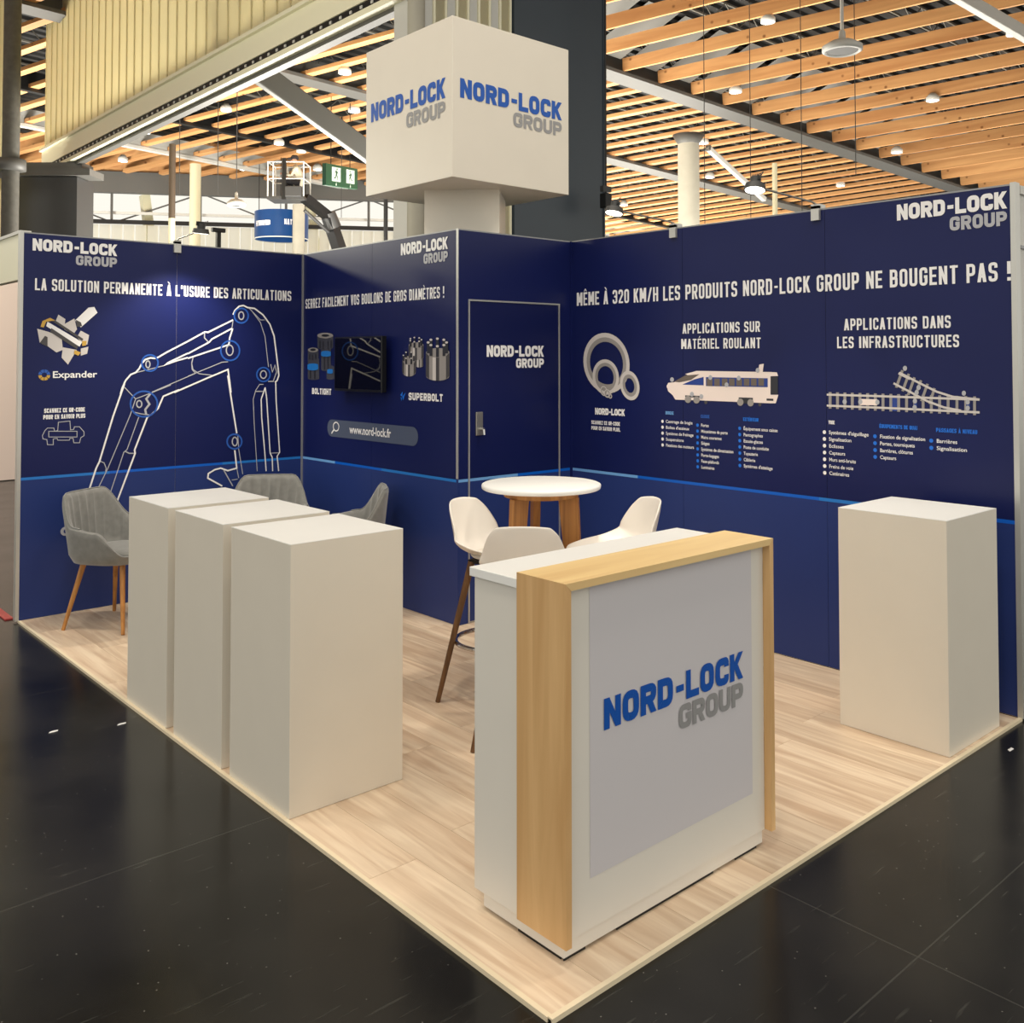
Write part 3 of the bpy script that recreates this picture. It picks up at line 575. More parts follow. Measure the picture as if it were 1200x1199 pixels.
# ------------------------------------------------------------------ television on the middle wall
tv = thing('television', 'black flat screen television hanging on the navy middle wall', 'television', FB.P(.94, 1.64, 0))
def rel(o, p): return p
def reparent(o, par):
    o.parent = par; o.matrix_parent_inverse = Matrix.Translation(-Vector(par.location)) if par.rotation_euler.z == 0 else par.matrix_basis.inverted()
mb = fbox(FB, .63, 1.257, 1.445, 1.835, .045, .085); o = mb.build('casing', 'tv_bezel', bevel=.003); reparent(o, tv)
o = fbox(FB, .642, 1.245, 1.463, 1.823, .085, .0865).build('screen', 'screen_black'); reparent(o, tv)
o = fbox(FB, .85, 1.05, 1.55, 1.75, .0, .045).build('wall_bracket', 'black'); reparent(o, tv)
o = fbox(FB, .935, .955, 1.449, 1.453, .085, .087).build('badge', 'dark_grey'); reparent(o, tv)

# ------------------------------------------------------------------ counter
cn = thing('reception_counter', 'white and light oak reception counter with blue and grey lettering on its front', 'counter', (.655, .32, 0))
def cpart(mb, name, mat, par=cn, bevel=0, **kw):
    o = mb.build(name, mat, bevel=bevel, **kw); o.parent = par
    root = par
    while root.parent: root = root.parent
    o.matrix_parent_inverse = Matrix.Translation(-Vector(root.location)) if par is root else Matrix.Identity(4)
    return o
cpart(MB().box(.165, 1.145, .15, .521, .06, 1.005), 'body', 'counter_white', bevel=.0015)
cpart(MB().box(.155, 1.155, .313, .535, 1.008, 1.036), 'counter_top', 'top_white', bevel=.002)
def prism(q, y0, y1): return MB().add([(x, y, z) for y in (y0, y1) for x, z in q], [(0, 1, 2, 3), (7, 6, 5, 4), (0, 4, 5, 1), (1, 5, 6, 2), (2, 6, 7, 3), (3, 7, 4, 0)])
cpart(prism([(.155, .058), (.177, .058), (.177, 1.0325), (.155, 1.0545)], .106, .312), 'side_panel', 'oak_light')
cpart(prism([(1.133, .058), (1.155, .058), (1.155, 1.0545), (1.133, 1.0325)], .106, .312), 'side_panel', 'oak_light')
cpart(prism([(.1775, 1.033), (1.1325, 1.033), (1.155, 1.055), (.155, 1.055)], .106, .312), 'top_panel', 'oak_top')
cpart(MB().box(.1785, 1.1315, .134, .148, .058, 1.031), 'front_panel', 'counter_white')
mb = MB()
mb.box(.184, 1.134, .146, .154, .008, .057); mb.box(.184, 1.134, .49, .498, .008, .057); mb.box(.184, .192, .154, .49, .008, .057); mb.box(1.126, 1.134, .154, .49, .008, .057)
cpart(mb, 'plinth_base', 'counter_white')
mb = MB()
for a, b_ in ((.186, .27), (.4, .86), (.98, 1.1)): mb.box(a, b_, .1465, .15, .0005, .0085)
mb.box(.1845, .19, .16, .34, .0005, .0085)
cpart(mb, 'shim', 'black')
FCN = Frame((0, .134, 0), (1, 0, 0), (0, -1, 0))
g_ = flat('front_graphic', [[(.276, .2), (1.062, .2), (1.062, 1.03), (.276, 1.03)]], FCN, 'graphic_lavender', None, off=.0008)
g_.parent = cn; g_.matrix_parent_inverse = Matrix.Translation(-Vector(cn.location))
FCL = Frame((0, .133, 0), (1, 0, 0), (0, -1, 0))
def place_logo(fr, x0, x1, zt, par, m1, m2, c1, c2, gap):
    L = x1-x0
    for nm_, tx, a, z, h, mt in (('logo_name', 'NORD-LOCK', x0, zt-c1, c1, m1), ('logo_word', 'GROUP', x0+.5*L, zt-c1-gap-c2, c2, m2)):
        o = flat(nm_, letters(tx, a, z, x1, h, .27 if c1 == h else .25, .3, .1), fr, mt, None, off=.002)
        o.parent = par; o.matrix_parent_inverse = Matrix.Translation(-Vector(par.location))
place_logo(FCL, .333, 1.009, .692, cn, 'logo_blue', 'logo_grey', .09, .075, .012)

# ------------------------------------------------------------------ plinths
def plinth(x, y, w_, d, h, label, group=None):
    t = thing('display_plinth', label, 'plinth', (x+w_/2, y+d/2, 0), group=group)
    MB().box(-w_/2, w_/2, -d/2, d/2, .001, h-.0025).build('body', 'plinth_white', t, bevel=.0015)
    MB().box(-w_/2, w_/2, -d/2, d/2, h-.002, h).build('top', 'top_white', t)  # plinth is one colour; its bright lit top is put in as whiter sheet
    return t
plinth(.012, 1.412, .495, .5, .997, 'white display plinth nearest the camera of the three standing in a row')
plinth(.012, 1.99, .495, .5, .997, 'middle white display plinth of the three standing in a row')
plinth(.012, 2.575, .495, .5, .997, 'rear white display plinth of the row, beside the left grey armchair')
plinth(2.315, .028, .507, .507, .99, 'single white display plinth at the right, in front of the navy wall')

# ------------------------------------------------------------------ cube tower
tw = thing('sign_tower', 'large white cube sign on a post above the navy booth, lettered on two faces', 'sign', (2.36, 3.375, 2.0))
mb = MB().box(-.499, .501, -.498, .49, .8, 1.805); cube = mb.build('cube', 'plinth_white', tw, bevel=.003)
mt = Matrix.Rotation(PI/4, 4, 'Z')
MB().box(-.25, .25, -.25, .25, .506, .8, mt).build('post', 'plinth_white', tw)
MB().box(-.15, .15, -.15, .15, -1.99, .506).build('mast', 'steel', tw)
MB().box(-.25, .25, -.25, .25, -1.998, -1.96).build('foot_plate', 'steel', tw)
FCL2 = Frame((1.861, 3.865, 0), (0, -1, 0), (-1, 0, 0)); FCF = Frame((1.861, 2.877, 0), (1, 0, 0), (0, -1, 0))
place_logo(FCL2, .066, .917, 3.432, tw, 'logo_blue', 'logo_grey', .128, .098, .018)
place_logo(FCF, .059, .932, 3.425, tw, 'logo_blue', 'logo_grey', .122, .095, .015)

# ------------------------------------------------------------------ bar table
tb = thing('bar_table', 'round white topped bar table on three brown wooden legs', 'table', (1.775, 1.975, 0))
MB().lathe([(0, 1.012), (.31, 1.012), (.318, 1.008), (.32, 1.0), (.318, .988), (.312, .984), (0, .984)], 64).build('table_top', 'top_white', tb)
MB().lathe([(.0, .9835), (.2, .9835), (.2, .945), (.17, .945), (.17, .962), (0, .962)], 40).build('under_ring', 'table_wood', tb)
va = math.atan2(.74, .67)+.2
for k in range(3):
    a = va+k*2*PI/3; m = Matrix.Rotation(a, 4, 'Z')
    mb = MB(); vs = []
    for z, r0, r1, hw in ((.001, .185, .245, .016), (.5, .145, .226, .018), (.944, .10, .206, .02)):
        vs += [m @ Vector((r_, y_, z)) for r_, y_ in ((r0, -hw), (r1, -hw), (r1, hw), (r0, hw))]
    fs = [(0, 3, 2, 1), (8, 9, 10, 11)]+[(i*4+j, i*4+(j+1) % 4, (i+1)*4+(j+1) % 4, (i+1)*4+j) for i in range(2) for j in range(4)]
    mb.add(vs, fs).build('leg', 'table_wood', tb, bevel=.004)
mb = MB()
for k in range(3):
    a = va+k*2*PI/3; b2 = va+(k+1)*2*PI/3
    mb.bar((0, 0, .33), (.21*math.cos(a), .235*math.sin(a), .33), .02, .035)
mb.build('stretcher', 'table_wood', tb)

# ------------------------------------------------------------------ bar stools
def interp(tb_, v):
    for (a, *p), (b_, *q) in zip(tb_[:-1], tb_[1:]):
        if v <= b_:
            s = (v-a)/(b_-a); s = s*s*(3-2*s) if False else s
            return [x+(y-x)*s for x, y in zip(p, q)]
    return list(tb_[-1][1:])
def make_stool():
    t = thing('bar_stool')
    #  v: forward, height, half width, edge lift, edge forward
    cur = [(0, .205, .690, .150, .004, 0), (.08, .195, .705, .180, .008, 0), (.25, .10, .700, .205, .035, 0), (.42, -.02, .694, .215, .06, 0), (.55, -.11, .702, .218, .075, .02), (.65, -.17, .74, .218, .05, .055), (.75, -.2, .80, .206, .02, .085), (.87, -.22, .875, .186, .0, .075), (.95, -.232, .93, .165, -.006, .055), (1, -.24, .965, .13, -.012, .04)]
    nu, nv = 20, 40; vs = []
    for j in range(nv+1):
        f_, h_, wd, lf, fw = interp(cur, j/nv)
        for i in range(nu+1):
            u = -1+2*i/nu; e = abs(u)**2.4; wd_ = wd*.93
            vs.append((wd_*u, f_+fw*e, h_+lf*e))
    # smooth the profile along v
    for _ in range(3):
        q = list(vs)
        for j in range(1, nv):
            for i in range(nu+1):
                a, b_, c = (vs[(j+d)*(nu+1)+i] for d in (-1, 0, 1)); q[j*(nu+1)+i] = tuple((x+2*y+z)/4 for x, y, z in zip(a, b_, c))
        vs = q
    fs = [(j*(nu+1)+i, j*(nu+1)+i+1, (j+1)*(nu+1)+i+1, (j+1)*(nu+1)+i) for j in range(nv) for i in range(nu)]
    sh_ = MB().add(vs, fs, True).build('seat_shell', 'white_plastic', t)
    so = sh_.modifiers.new('solid', 'SOLIDIFY'); so.thickness = .009; so.offset = -1; sb = sh_.modifiers.new('sub', 'SUBSURF'); sb.levels = 1; sb.render_levels = 1
    pr = []; mb = MB(); n = 32
    for r_, z in ((0, .722), (.5, .722), (.85, .718), (1, .708), (.96, .7), (.5, .698), (0, .698)): pr.append([(r_*.155*math.cos(2*PI*k/n), .03+r_*.15*math.sin(2*PI*k/n), z) for k in range(n)])
    mb.add([p for q in pr for p in q], [(i*n+k, i*n+(k+1) % n, (i+1)*n+(k+1) % n, (i+1)*n+k) for i in range(6) for k in range(n)], True); mb.build('seat_pad', 'seat_pad', t)
    mb = MB(); mb.box(-.1, .1, -.1, .1, .665, .682); mb.build('seat_mount', 'black', t)
    for sx in (-1, 1):
        for sy in (-1, 1):
            MB().tube([(sx*.215, sy*.2, .001), (sx*.09, sy*.085, .672)], .012, 10, r2=.018).build('leg', 'stool_wood', t)
    mb = MB(); mb.tube([(.187*math.cos(a), .18*math.sin(a), .29) for a in [2*PI*k/40 for k in range(41)]] if False else [(x, y, .28) for x, y in [(.2*math.cos(2*PI*k/40)*1.0, .2*math.sin(2*PI*k/40)) for k in range(41)]], .0115, 8)
    mb.build('foot_rest', 'chrome', t)
    return t
st = make_stool()
def face(o, x, y, fx, fy): o.location = (x, y, 0); o.rotation_euler = (0, 0, math.atan2(fy, fx)-PI/2)
st2 = copy_tree(st); st3 = copy_tree(st)
face(st, 1.385, 1.885, .3, -.95); tag(st, 'white shell bar stool at the left of the round table, facing right', 'stool')
face(st2, 1.17, 1.42, .70, .72); tag(st2, 'white shell bar stool seen from behind, just beyond the oak counter', 'stool')
face(st3, 1.86, 1.52, -.88, .4); tag(st3, 'white shell bar stool at the right of the round table, facing left', 'stool')

# ------------------------------------------------------------------ grey armchairs
def make_chair():
    t = thing('armchair')
    nphi = 220; vs = []; nrow = None
    def sm(a, b_, x): x = max(0, min(1, (x-a)/(b_-a))); return x*x*(3-2*x)
    for k in range(nphi):
        phi = -PI+2*PI*k/nphi           # 0 = back (-y)
        a = abs(phi); c, s = math.cos(phi), math.sin(phi)
        e = 2.7; R = (abs(s/.285)**e+abs(c/.275)**e)**(-1/e)
        hr = .83 - .19*sm(.55, 1.15, a) - .02*sm(1.15, 1.7, a) - .15*sm(1.75, 2.35, a)
        flare = 1+.10*(hr-.45)/.38
        ch = .018*(abs(math.sin(phi*12))**.6-.5) if a < .95 else 0
        prof = [(0, .395), (.55*R, .395), (.86*R, .412), (.95*R, .46)]
        for q in (.35, .7, .93): prof.append((R*(.95+(flare-.95)*q), .46+(hr-.46)*q))
        ro = R*flare; prof += [(ro-.004, hr-.008), (ro-.016, hr), (ro-.03, hr-.006)]
        ri0 = R*.95-.045
        for q in (.95, .75, .5, .25, 0): prof.append((ri0+(ro-.04-ri0)*q+ch*(1-abs(2*q-1))**.3 if a < 1.0 else ri0+(ro-.04-ri0)*q, .44+(hr-.012-.44)*q))
        prof += [(.5*R, .44), (0, .44)]
        nrow = len(prof)
        vs += [(r_*s, -r_*c, z) for r_, z in prof]
    fs = [(k*nrow+i, ((k+1) % nphi)*nrow+i, ((k+1) % nphi)*nrow+i+1, k*nrow+i+1) for k in range(nphi) for i in range(nrow-1)]
    MB().add(vs, fs, True).build('shell', 'velvet', t)
    n = 40; mb = MB(); rows = []
    for r_, z in ((0, .492), (.6, .492), (.9, .486), (1, .468), (.97, .442), (0, .442)):
        rows += [(r_*.215*(abs(math.cos(a))**.75)*(1 if math.cos(a) > 0 else -1), .02+r_*.22*(abs(math.sin(a))**.75)*(1 if math.sin(a) > 0 else -1), z) for a in [2*PI*k/n for k in range(n)]]
    mb.add(rows, [(i*n+k, i*n+(k+1) % n, (i+1)*n+(k+1) % n, (i+1)*n+k) for i in range(5) for k in range(n)], True); mb.build('seat_cushion', 'velvet', t)
    pts = []
    for k in range(41):
        a = -1.35+2.7*k/40
        e = 2.7; R = (abs(math.sin(a)/.285)**e+abs(math.cos(a)/.275)**e)**(-1/e); aa = abs(a)
        hr = .83 - .19*sm(.55, 1.15, aa) - .02*sm(1.15, 1.7, aa)
        ro = R*(1+.10*(hr-.45)/.38)-.016
        pts.append((ro*math.sin(a), -ro*math.cos(a), hr+.002))
    MB().tube(pts, .005, 6).build('piping', 'velvet', t)
    for sx in (-1, 1):
        for sy in (-1, 1):
            MB().tube([(sx*.235, sy*.215+(-.0), .001), (sx*.15, sy*.14, .40)], .011, 10, r2=.018).build('leg', 'leg_oak', t)
    return t
ch = make_chair(); ch2 = copy_tree(ch); ch3 = copy_tree(ch)
face(ch, .46, 4.53, .55, -.83); tag(ch, 'grey velvet armchair at the far left, its oak legs in view', 'armchair')
face(ch2, 1.42, 4.45, -.55, -.83); tag(ch2, 'grey velvet armchair in the corner with only its backrest showing above the plinths', 'armchair')
face(ch3, 1.60, 3.72, -.86, .5); tag(ch3, 'grey velvet armchair seen side-on against the middle wall, facing left', 'armchair')

# ------------------------------------------------------------------ clip-on spotlights
def spotlight(name, base, out, arm, aim, label, energy):
    """clamp on the wall top, arm reaching out, round head"""
    t = thing(name, label, 'spotlight', base, group=None)
    b0 = Vector(base); o_ = Vector(out)
    def pb(mb, nm_, mat, **kw): return mb.build(nm_, mat, t, **kw)
    side = Vector((0, 0, 1)).cross(o_)
    mb = MB(); m = Matrix(((side.x, o_.x, 0, 0), (side.y, o_.y, 0, 0), (0, 0, 1, 0), (0, 0, 0, 1)))
    mb.box(-.025, .025, .001, .02, -.06, .02, m); mb.box(-.025, .025, -.05, .02, .0045, .03, m); pb(mb, 'clamp', 'aluminium')
    e = o_*arm+Vector((0, 0, .06))
    mb = MB(); mb.tube([(0, 0, .03), tuple(o_*.05+Vector((0, 0, .04))), tuple(e)], .006, 8); pb(mb, 'arm', 'steel')
    mb = MB(); mb.tube([tuple(e), tuple(e+side*.05+Vector((0, 0, .07))), tuple(e+Vector((0, 0, .05)))], .003, 6); pb(mb, 'cable', 'dark_grey')
    d = (Vector(aim)-(b0+e)).normalized()
    mb = MB(); mb.tube([tuple(e-d*.05), tuple(e-d*.01)], .028, 16); mb.tube([tuple(e-d*.012), tuple(e+d*.02)], .05, 20, r2=.058)
    for k in range(6): q = e-d*(.055+.0*k); mb.bar(tuple(e-d*.06+side*(-.025+.01*k)), tuple(e-d*.03+side*(-.025+.01*k)), .003, .05, up=d.orthogonal())
    hd_ = pb(mb, 'head', 'dark_grey')
    mb = MB(); mb.tube([tuple(e+d*.0205), tuple(e+d*.0215)], .05, 20); ln = mb.build('lens', 'spot_glow', hd_)
    l_ = bpy.data.lights.new('spot_lamp', 'SPOT'); l_.energy = energy; l_.color = (1, .9, .74); l_.spot_size = 1.9; l_.spot_blend = .6; l_.shadow_soft_size = .045
    lo = bpy.data.objects.new('spot_lamp', l_); COL.objects.link(lo); lo.parent = t; lo.location = e+d*.04; lo.rotation_euler = d.to_track_quat('-Z', 'Y').to_euler()
    return t
spotlight('clip_spotlight', (.996, 5.0, 2.5), (0, -1, 0), .42, (1.0, 4.85, 1.0), 'clip-on spotlight with its arm on the top edge of the left navy wall', 70)
spotlight('clip_spotlight', (3.0, 2.064, 2.5), (-1, 0, 0), .55, (1.9, 2.1, .2), 'clip-on spotlight on the right wall, nearest the dark slab pillar', SPOT_W)
spotlight('clip_spotlight', (3.0, 1.049, 2.5), (-1, 0, 0), .58, (1.9, .9, .2), 'clip-on spotlight on the right wall, nearest the wall lettering', SPOT_W)
t = thing('stabiliser_post', 'small black T shaped bracket standing on top of the left wall', 'bracket', (1.313, 5.02, 2.504))
MB().bar((0, 0, 0), (0, 0, .12), .03).build('post', 'black', t); MB().bar((-.05, 0, .13), (.05, 0, .13), .03).build('head', 'black', t)  # small black T post on the wall top

# ------------------------------------------------------------------ neighbouring stands
w3 = thing('wall_neighbour_right', kind='structure')
MB().box(3.05, 6.5, 0.0, .04, .0, 2.46).build('wall_panel', 'neighbour_white', w3)
MB().box(3.05, 6.5, -.01, .0, 2.20, 2.215).build('rail', 'trim_grey', w3); MB().box(3.05, 6.5, -.012, .0, 2.46, 2.5).build('top_rail', 'neighbour_white', w3)
w4 = thing('wall_neighbour_left', kind='structure')
MB().box(.0, .05, 5.06, 8.0, 2.2, 2.5).build('fascia', 'fascia_cream', w4); MB().box(-.01, .06, 5.06, 8.0, 2.5, 2.52).build('top_rail', 'neighbour_white', w4)
MB().box(-4.0, 2.4, 13.0, 13.06, .0, 2.75).build('wall_panel', 'wall_pink', w4)
MB().box(-.05, .0, 5.12, 7.5, -.012, -.004).build('floor_tape', 'red_tape', w4)

l_ = bpy.data.lights.new('added_fill_lamp', 'POINT'); l_.shadow_soft_size = .2; l_.energy = 420; l_.color = (1, .95, .76)  # added lamp out of view, brightens the middle wall and the neighbouring stand
nl = thing('added_globe_lamp', 'added fill lamp, out of view beyond the left navy wall', 'lamp', (-.6, 10.0, 3.9))
MB().lathe([(0, .34), (.06, .34), (.07, .26), (.05, .24), (0, .24)], 16).build('socket', 'white_steel', nl); MB().tube([(0, 0, .34), (0, 0, 5.6)], .01, 6).build('cable', 'black', nl)
lo = bpy.data.objects.new('added_fill_lamp', l_); COL.objects.link(lo); lo.parent = nl
# ------------------------------------------------------------------ hall roof
d1 = (at(-1500, 590, 1)-CAM).normalized(); d2 = (at(2111, 551, 1)-CAM).normalized()
nn = d1.cross(d2).normalized(); nn = nn if nn.z > 0 else -nn
P0 = Vector((23.676, 15.339, 9.0))
def RP(a, b_, h=0): return P0+d1*a+d2*b_+nn*h
def hit(u, v, h=0):
    r = at(u, v, 1)-CAM; t = ((P0+nn*h-CAM).dot(nn))/r.dot(nn); return CAM+r*t
roof = thing('ceiling', kind='structure')
AMIN, AMID, AMAX = -26, 0, 15.2
FWB = hit(60, 200); FWD = hit(440, 220)-FWB; FWD.z = 0; FWD.normalize(); FWN = Vector((-FWD.y, FWD.x, 0))
def roof_z(x, y): return P0.z-(nn.x*(x-P0.x)+nn.y*(y-P0.y))/nn.z
bm_near = bm_far = None
def beam_mesh(L): return MB().box(0, L, -.06, .06, 0, .48)
mm = Matrix.Identity(4)
dxp = nn.cross(d1).normalized()
for i in range(3): mm[i][0] = d1[i]; mm[i][1] = dxp[i]; mm[i][2] = nn[i]
proto = {}
def lay_beams(b0, pitch, k0, k1, wd, ht, near):
    for k in range(k0, k1):
        b_ = b0+pitch*k; a0, a1 = (AMIN, -.25) if near else (.25, AMAX)
        if not near and b_ < 4:
            q0, q1 = RP(0, b_), RP(1, b_); fa_ = (q0-FWB).dot(FWN); a1 = min(26, fa_/(fa_-(q1-FWB).dot(FWN))-.3)
        L = a1-a0; key = round(L, 2)
        if key not in proto: o = MB().box(0, L, -wd/2, wd/2, 0, ht).build('beam', 'timber', roof); proto[key] = o.data
        else: o = bpy.data.objects.new('beam', proto[key]); COL.objects.link(o); o.parent = roof
        q = mm.copy(); p = RP(a0, b_)
        for i in range(3): q[i][3] = p[i]
        o.matrix_local = q
lay_beams(.23, 1.335, -27, 34, .06, .36, True)
lay_beams(.23, .85, -42, 52, .2, .11, False)
# dark trapezoidal deck
mb = MB(); vs = []; n_ = 0
bb = -37.0; zz = [1.25, 1.25, 1.33, 1.33]; prof = []
while bb < 46: prof += [(bb, 1.32), (bb+.16, 1.32), (bb+.2, 1.24), (bb+.36, 1.24)]; bb += .4
# ribs run along d2, so the profile is laid across d1
aa = AMIN-1; prof = []
while aa < AMAX+.5: prof += [(aa, 1.34), (aa+.17, 1.34), (aa+.2, 1.24), (aa+.37, 1.24)]; aa += .4
vs = [RP(a, b_, h) for a, h in prof for b_ in (-37, 46)]
mb.add(vs, [(2*i, 2*i+1, 2*i+3, 2*i+2) for i in range(len(prof)-1)])
aa = prof[-1][0]; prof = []
while aa < 25: prof += [(aa, 1.34), (aa+.17, 1.34), (aa+.2, 1.24), (aa+.37, 1.24)]; aa += .4
vs = []
for a, h in prof:                       # beyond the last bay the roof stops at the far wall
    f0, f1 = (RP(a, 0)-FWB).dot(FWN), (RP(a, 1)-FWB).dot(FWN); be = f0/(f0-f1)-.4
    vs += [RP(a, -37, h), RP(a, min(46, be), h)]
mb.add(vs, [(2*i, 2*i+1, 2*i+3, 2*i+2) for i in range(len(prof)-1)]); mb.build('roof_deck', 'deck_dark', roof)
# lattice purlins between beams and deck
for j, a in enumerate([x*3.2 for x in range(-8, 5)]):
    mb = MB(); b_ = -36.0
    mb.bar(RP(a, -36, .64), RP(a, 44, .64), .05); mb.bar(RP(a, -36, 1.2), RP(a, 44, 1.2), .05)
    while b_ < 43: mb.bar(RP(a, b_, .64), RP(a, b_+.5, 1.2), .025); mb.bar(RP(a, b_+.5, 1.2), RP(a, b_+1, .64), .025); b_ += 1
    mb.build('lattice_purlin', 'truss_steel', roof)
for a, wv, h0, mname in ((0, .55, -.12, 'girder_grey'), (5.75, .5, -.12, 'girder_grey'), (11.4, .14, -.1, 'black'), (14.6, .16, -.15, 'white_steel')):
    mb = MB(); mb.bar(RP(a, -36, h0+.05), RP(a, 45, h0+.05), wv, .1, up=nn); mb.bar(RP(a, -36, h0+.35), RP(a, 45, h0+.35), wv*.25, .5, up=nn); mb.build('girder', mname, roof)
# upper white soffit cones seen above the first girder
for k in range(-9, 14):
    b_ = .23+1.335*k; mb = MB()
    v0, v1, v2, v3 = RP(-.3, b_+.1, .3), RP(-.3, b_+1.2, .3), RP(-2.0, b_+1.2, 1.2), RP(-2.0, b_+.1, 1.2)
    mb.add([v0, v1, v2, v3], [(0, 1, 2, 3)]); mb.build('soffit_panel', 'strut_grey', roof)

# ceiling lamps seen in the photograph
LP = [(900, 26, 17), (862, 108, 15), (1093, 118, 15), (1051, 179, 13), (824, 168, 13), (832, 208, 11), (1187, 41, 12), (985, 218, 9), (404, 86, 15), (415, 131, 14), (265, 130, 12), (327, 169, 12), (353, 178, 10), (144, 189, 9), (286, 199, 9), (194, 212, 8), (372, 199, 9), (170, 156, 9), (843, 31, 1), (731, 241, 8)]
LL = ['lamp under the timber roof, highest of those on the right', 'lamp under the timber roof, left of the hanging disc', 'lamp under the timber roof, right of and below the hanging disc', 'lamp under the timber roof, above the right wall lettering', 'lamp beside the top of the round concrete column on the right', 'lamp low down right of the round concrete column', 'lamp at the right edge, beside the white roof tube', 'faint lamp just over the edge of the right wall', 'lamp left of the cube sign, above the sloping grey strut', 'lamp left of the cube lettering, above the exit sign', 'lamp left of the sloping grey strut, highest there', 'lamp straight above the work platform, left one', 'lamp straight above the work platform, right one', 'lamp at the far left just below the partition track', 'lamp above the blue drum sign, left of the platform', 'lamp low at the left above the brown post', 'small lamp between the platform and the exit sign', 'small lamp right below the partition track, left part', 'x', 'lamp just right of the dark slab pillar, low down']
for (u, v, wpx), lb in zip(LP, LL):
    if wpx < 3: continue
    p = hit(u, v, -.12); depth = (p-CAM).dot(F2); r_ = min(.4, max(.16, wpx/FPX*depth/2))
    t = thing('ceiling_lamp', 'round white '+lb, 'lamp', p, group='round lamps under the timber roof')
    MB().lathe([(0, .0), (r_*.86, .0)], 24).build('lens', 'lamp_glow', t)
    MB().lathe([(r_*.87, -.01), (r_, -.01), (r_, .10), (r_*.4, .22), (0, .22)], 24).build('housing', 'white_steel', t)
# added lamps over the booth: outside the frame, they light it
for i, (x, y) in enumerate(HALL):
    l_ = bpy.data.lights.new('added_hall_lamp', 'AREA'); l_.shape = 'DISK'; l_.size = .7; l_.energy = LAMP_W; l_.color = (1, .9, .76)
    t = thing('added_bay_lamp', 'added round high bay lamp above the booth, out of frame', 'lamp', (x, y, LAMP_Z), group='added lamps above the booth')
    MB().lathe([(.0, .02), (.36, .02), (.38, -.02), (.4, .0), (.36, .12), (.1, .3), (0, .3)], 32).build('housing', 'white_steel', t)
    MB().tube([(0, 0, .3), (0, 0, 2.0)], .01, 6).build('cable', 'black', t)
    lo = bpy.data.objects.new('added_hall_lamp', l_); COL.objects.link(lo); lo.parent = t; lo.location = (0, 0, -.03)

for i, (x, y, sz, pw_) in enumerate(UP):  # added fill lights for the roof, with invented trays and legs
    l_ = bpy.data.lights.new('added_uplight', 'AREA'); l_.shape = 'SQUARE'; l_.size = sz; l_.energy = pw_*.8; l_.color = (1, .95, .85)
    t = thing('added_uplighter', 'added up-facing fill light on a white tray, unseen behind the booth', 'lamp', (x, y, 0), group='added fill lights behind the booth')
    MB().box(-sz/2, sz/2, -sz/2, sz/2, 1.9, 2.0).build('tray', 'white_steel', t)
    for sx in (-1, 1):
        for sy in (-1, 1): MB().box(sx*sz*.48-.05, sx*sz*.48+.05, sy*sz*.48-.05, sy*sz*.48+.05, -.01, 1.9).build('leg', 'white_steel', t)
    lo = bpy.data.objects.new('added_uplight', l_); COL.objects.link(lo); lo.parent = t; lo.location = (0, 0, 2.05); lo.rotation_euler = (PI, 0, 0)

# ------------------------------------------------------------------ far wall with clerestory (left), fascia (right)
fw0 = hit(60, 200); fw1 = hit(440, 220); dw = (fw1-fw0); dw.z = 0; dw.normalize()
wf = thing('wall_far', kind='structure')
nw = Vector((-dw.y, dw.x, 0)); nw = -nw if nw.dot(CAM-fw0) < 0 else nw
base = Vector((fw0.x, fw0.y, 0))
def WP(s, z, o=0): return base+dw*s+Vector((0, 0, z))+nw*o
S0, S1 = -22, 17
mb = MB(); mb.bar(WP(S0, 7.95), WP(S1, 7.95), .3, .75); mb.build('eaves_beam', 'girder_grey', wf); MB().bar(WP(S0, 9.3), WP(S1, 9.3), .1, 1.95).build('eaves_board', 'timber', wf)
zc = 6.55                                # rail between glazing and corrugated panels
mb = MB(); mb.bar(WP(S0, zc), WP(S1, zc), .14, .14); mb.build('rail', 'black', wf)
mb = MB(); mb.bar(WP(S0, 5.3), WP(S1, 5.3), .12, .12); mb.build('rail', 'girder_grey', wf)
mb = MB(); mb.bar(WP(S0, 6.9, -.2), WP(S1, 6.9, -.2), .08, .1); mb.build('rail', 'white_steel', wf)
s = S0; k = 0
me = None
while s < S1:
    mb = MB(); mb.add([Vector((0, 0, 0)), Vector((dw.x*.33, dw.y*.33, 0)), Vector((dw.x*.33, dw.y*.33, zc-.6)), Vector((0, 0, zc-.6)), Vector(dw*.33)+nw*.07, Vector(dw*.38)+nw*.07, Vector(dw*.38)+nw*.07+Vector((0, 0, zc-.6)), Vector(dw*.33)+nw*.07+Vector((0, 0, zc-.6))], [(0, 1, 2, 3), (4, 5, 6, 7), (1, 4, 7, 2)])
    if me is None: o = mb.build('facade_panel', 'facade_panel', wf); me = o.data
    else: o = bpy.data.objects.new('facade_panel', me); COL.objects.link(o); o.parent = wf
    o.location = WP(s, .5); s += .40
mb = MB(); mb.bar(WP(S0, .25), WP(S1, .25), .2, .5); mb.build('base_kerb', 'concrete', wf)
for s in range(S0, S1, 3):
    MB().bar(WP(s, zc), WP(s, 7.8), .07).build('mullion', 'girder_grey', wf)
for s in range(S0, S1, 6):
    MB().bar(WP(s, zc, -.3), WP(s+3, 7.7, -.3), .05).build('cross_brace', 'girder_grey', wf); MB().bar(WP(s+3, 7.7, -.3), WP(s+6, zc, -.3), .05).build('cross_brace', 'girder_grey', wf)
for s in (3.1, 8.9, 12.5): MB().bar(WP(s+.9, 0, -.5), WP(s-.1, 7.6, -.5), .28, .3).build('raking_column', 'cream_column', wf)
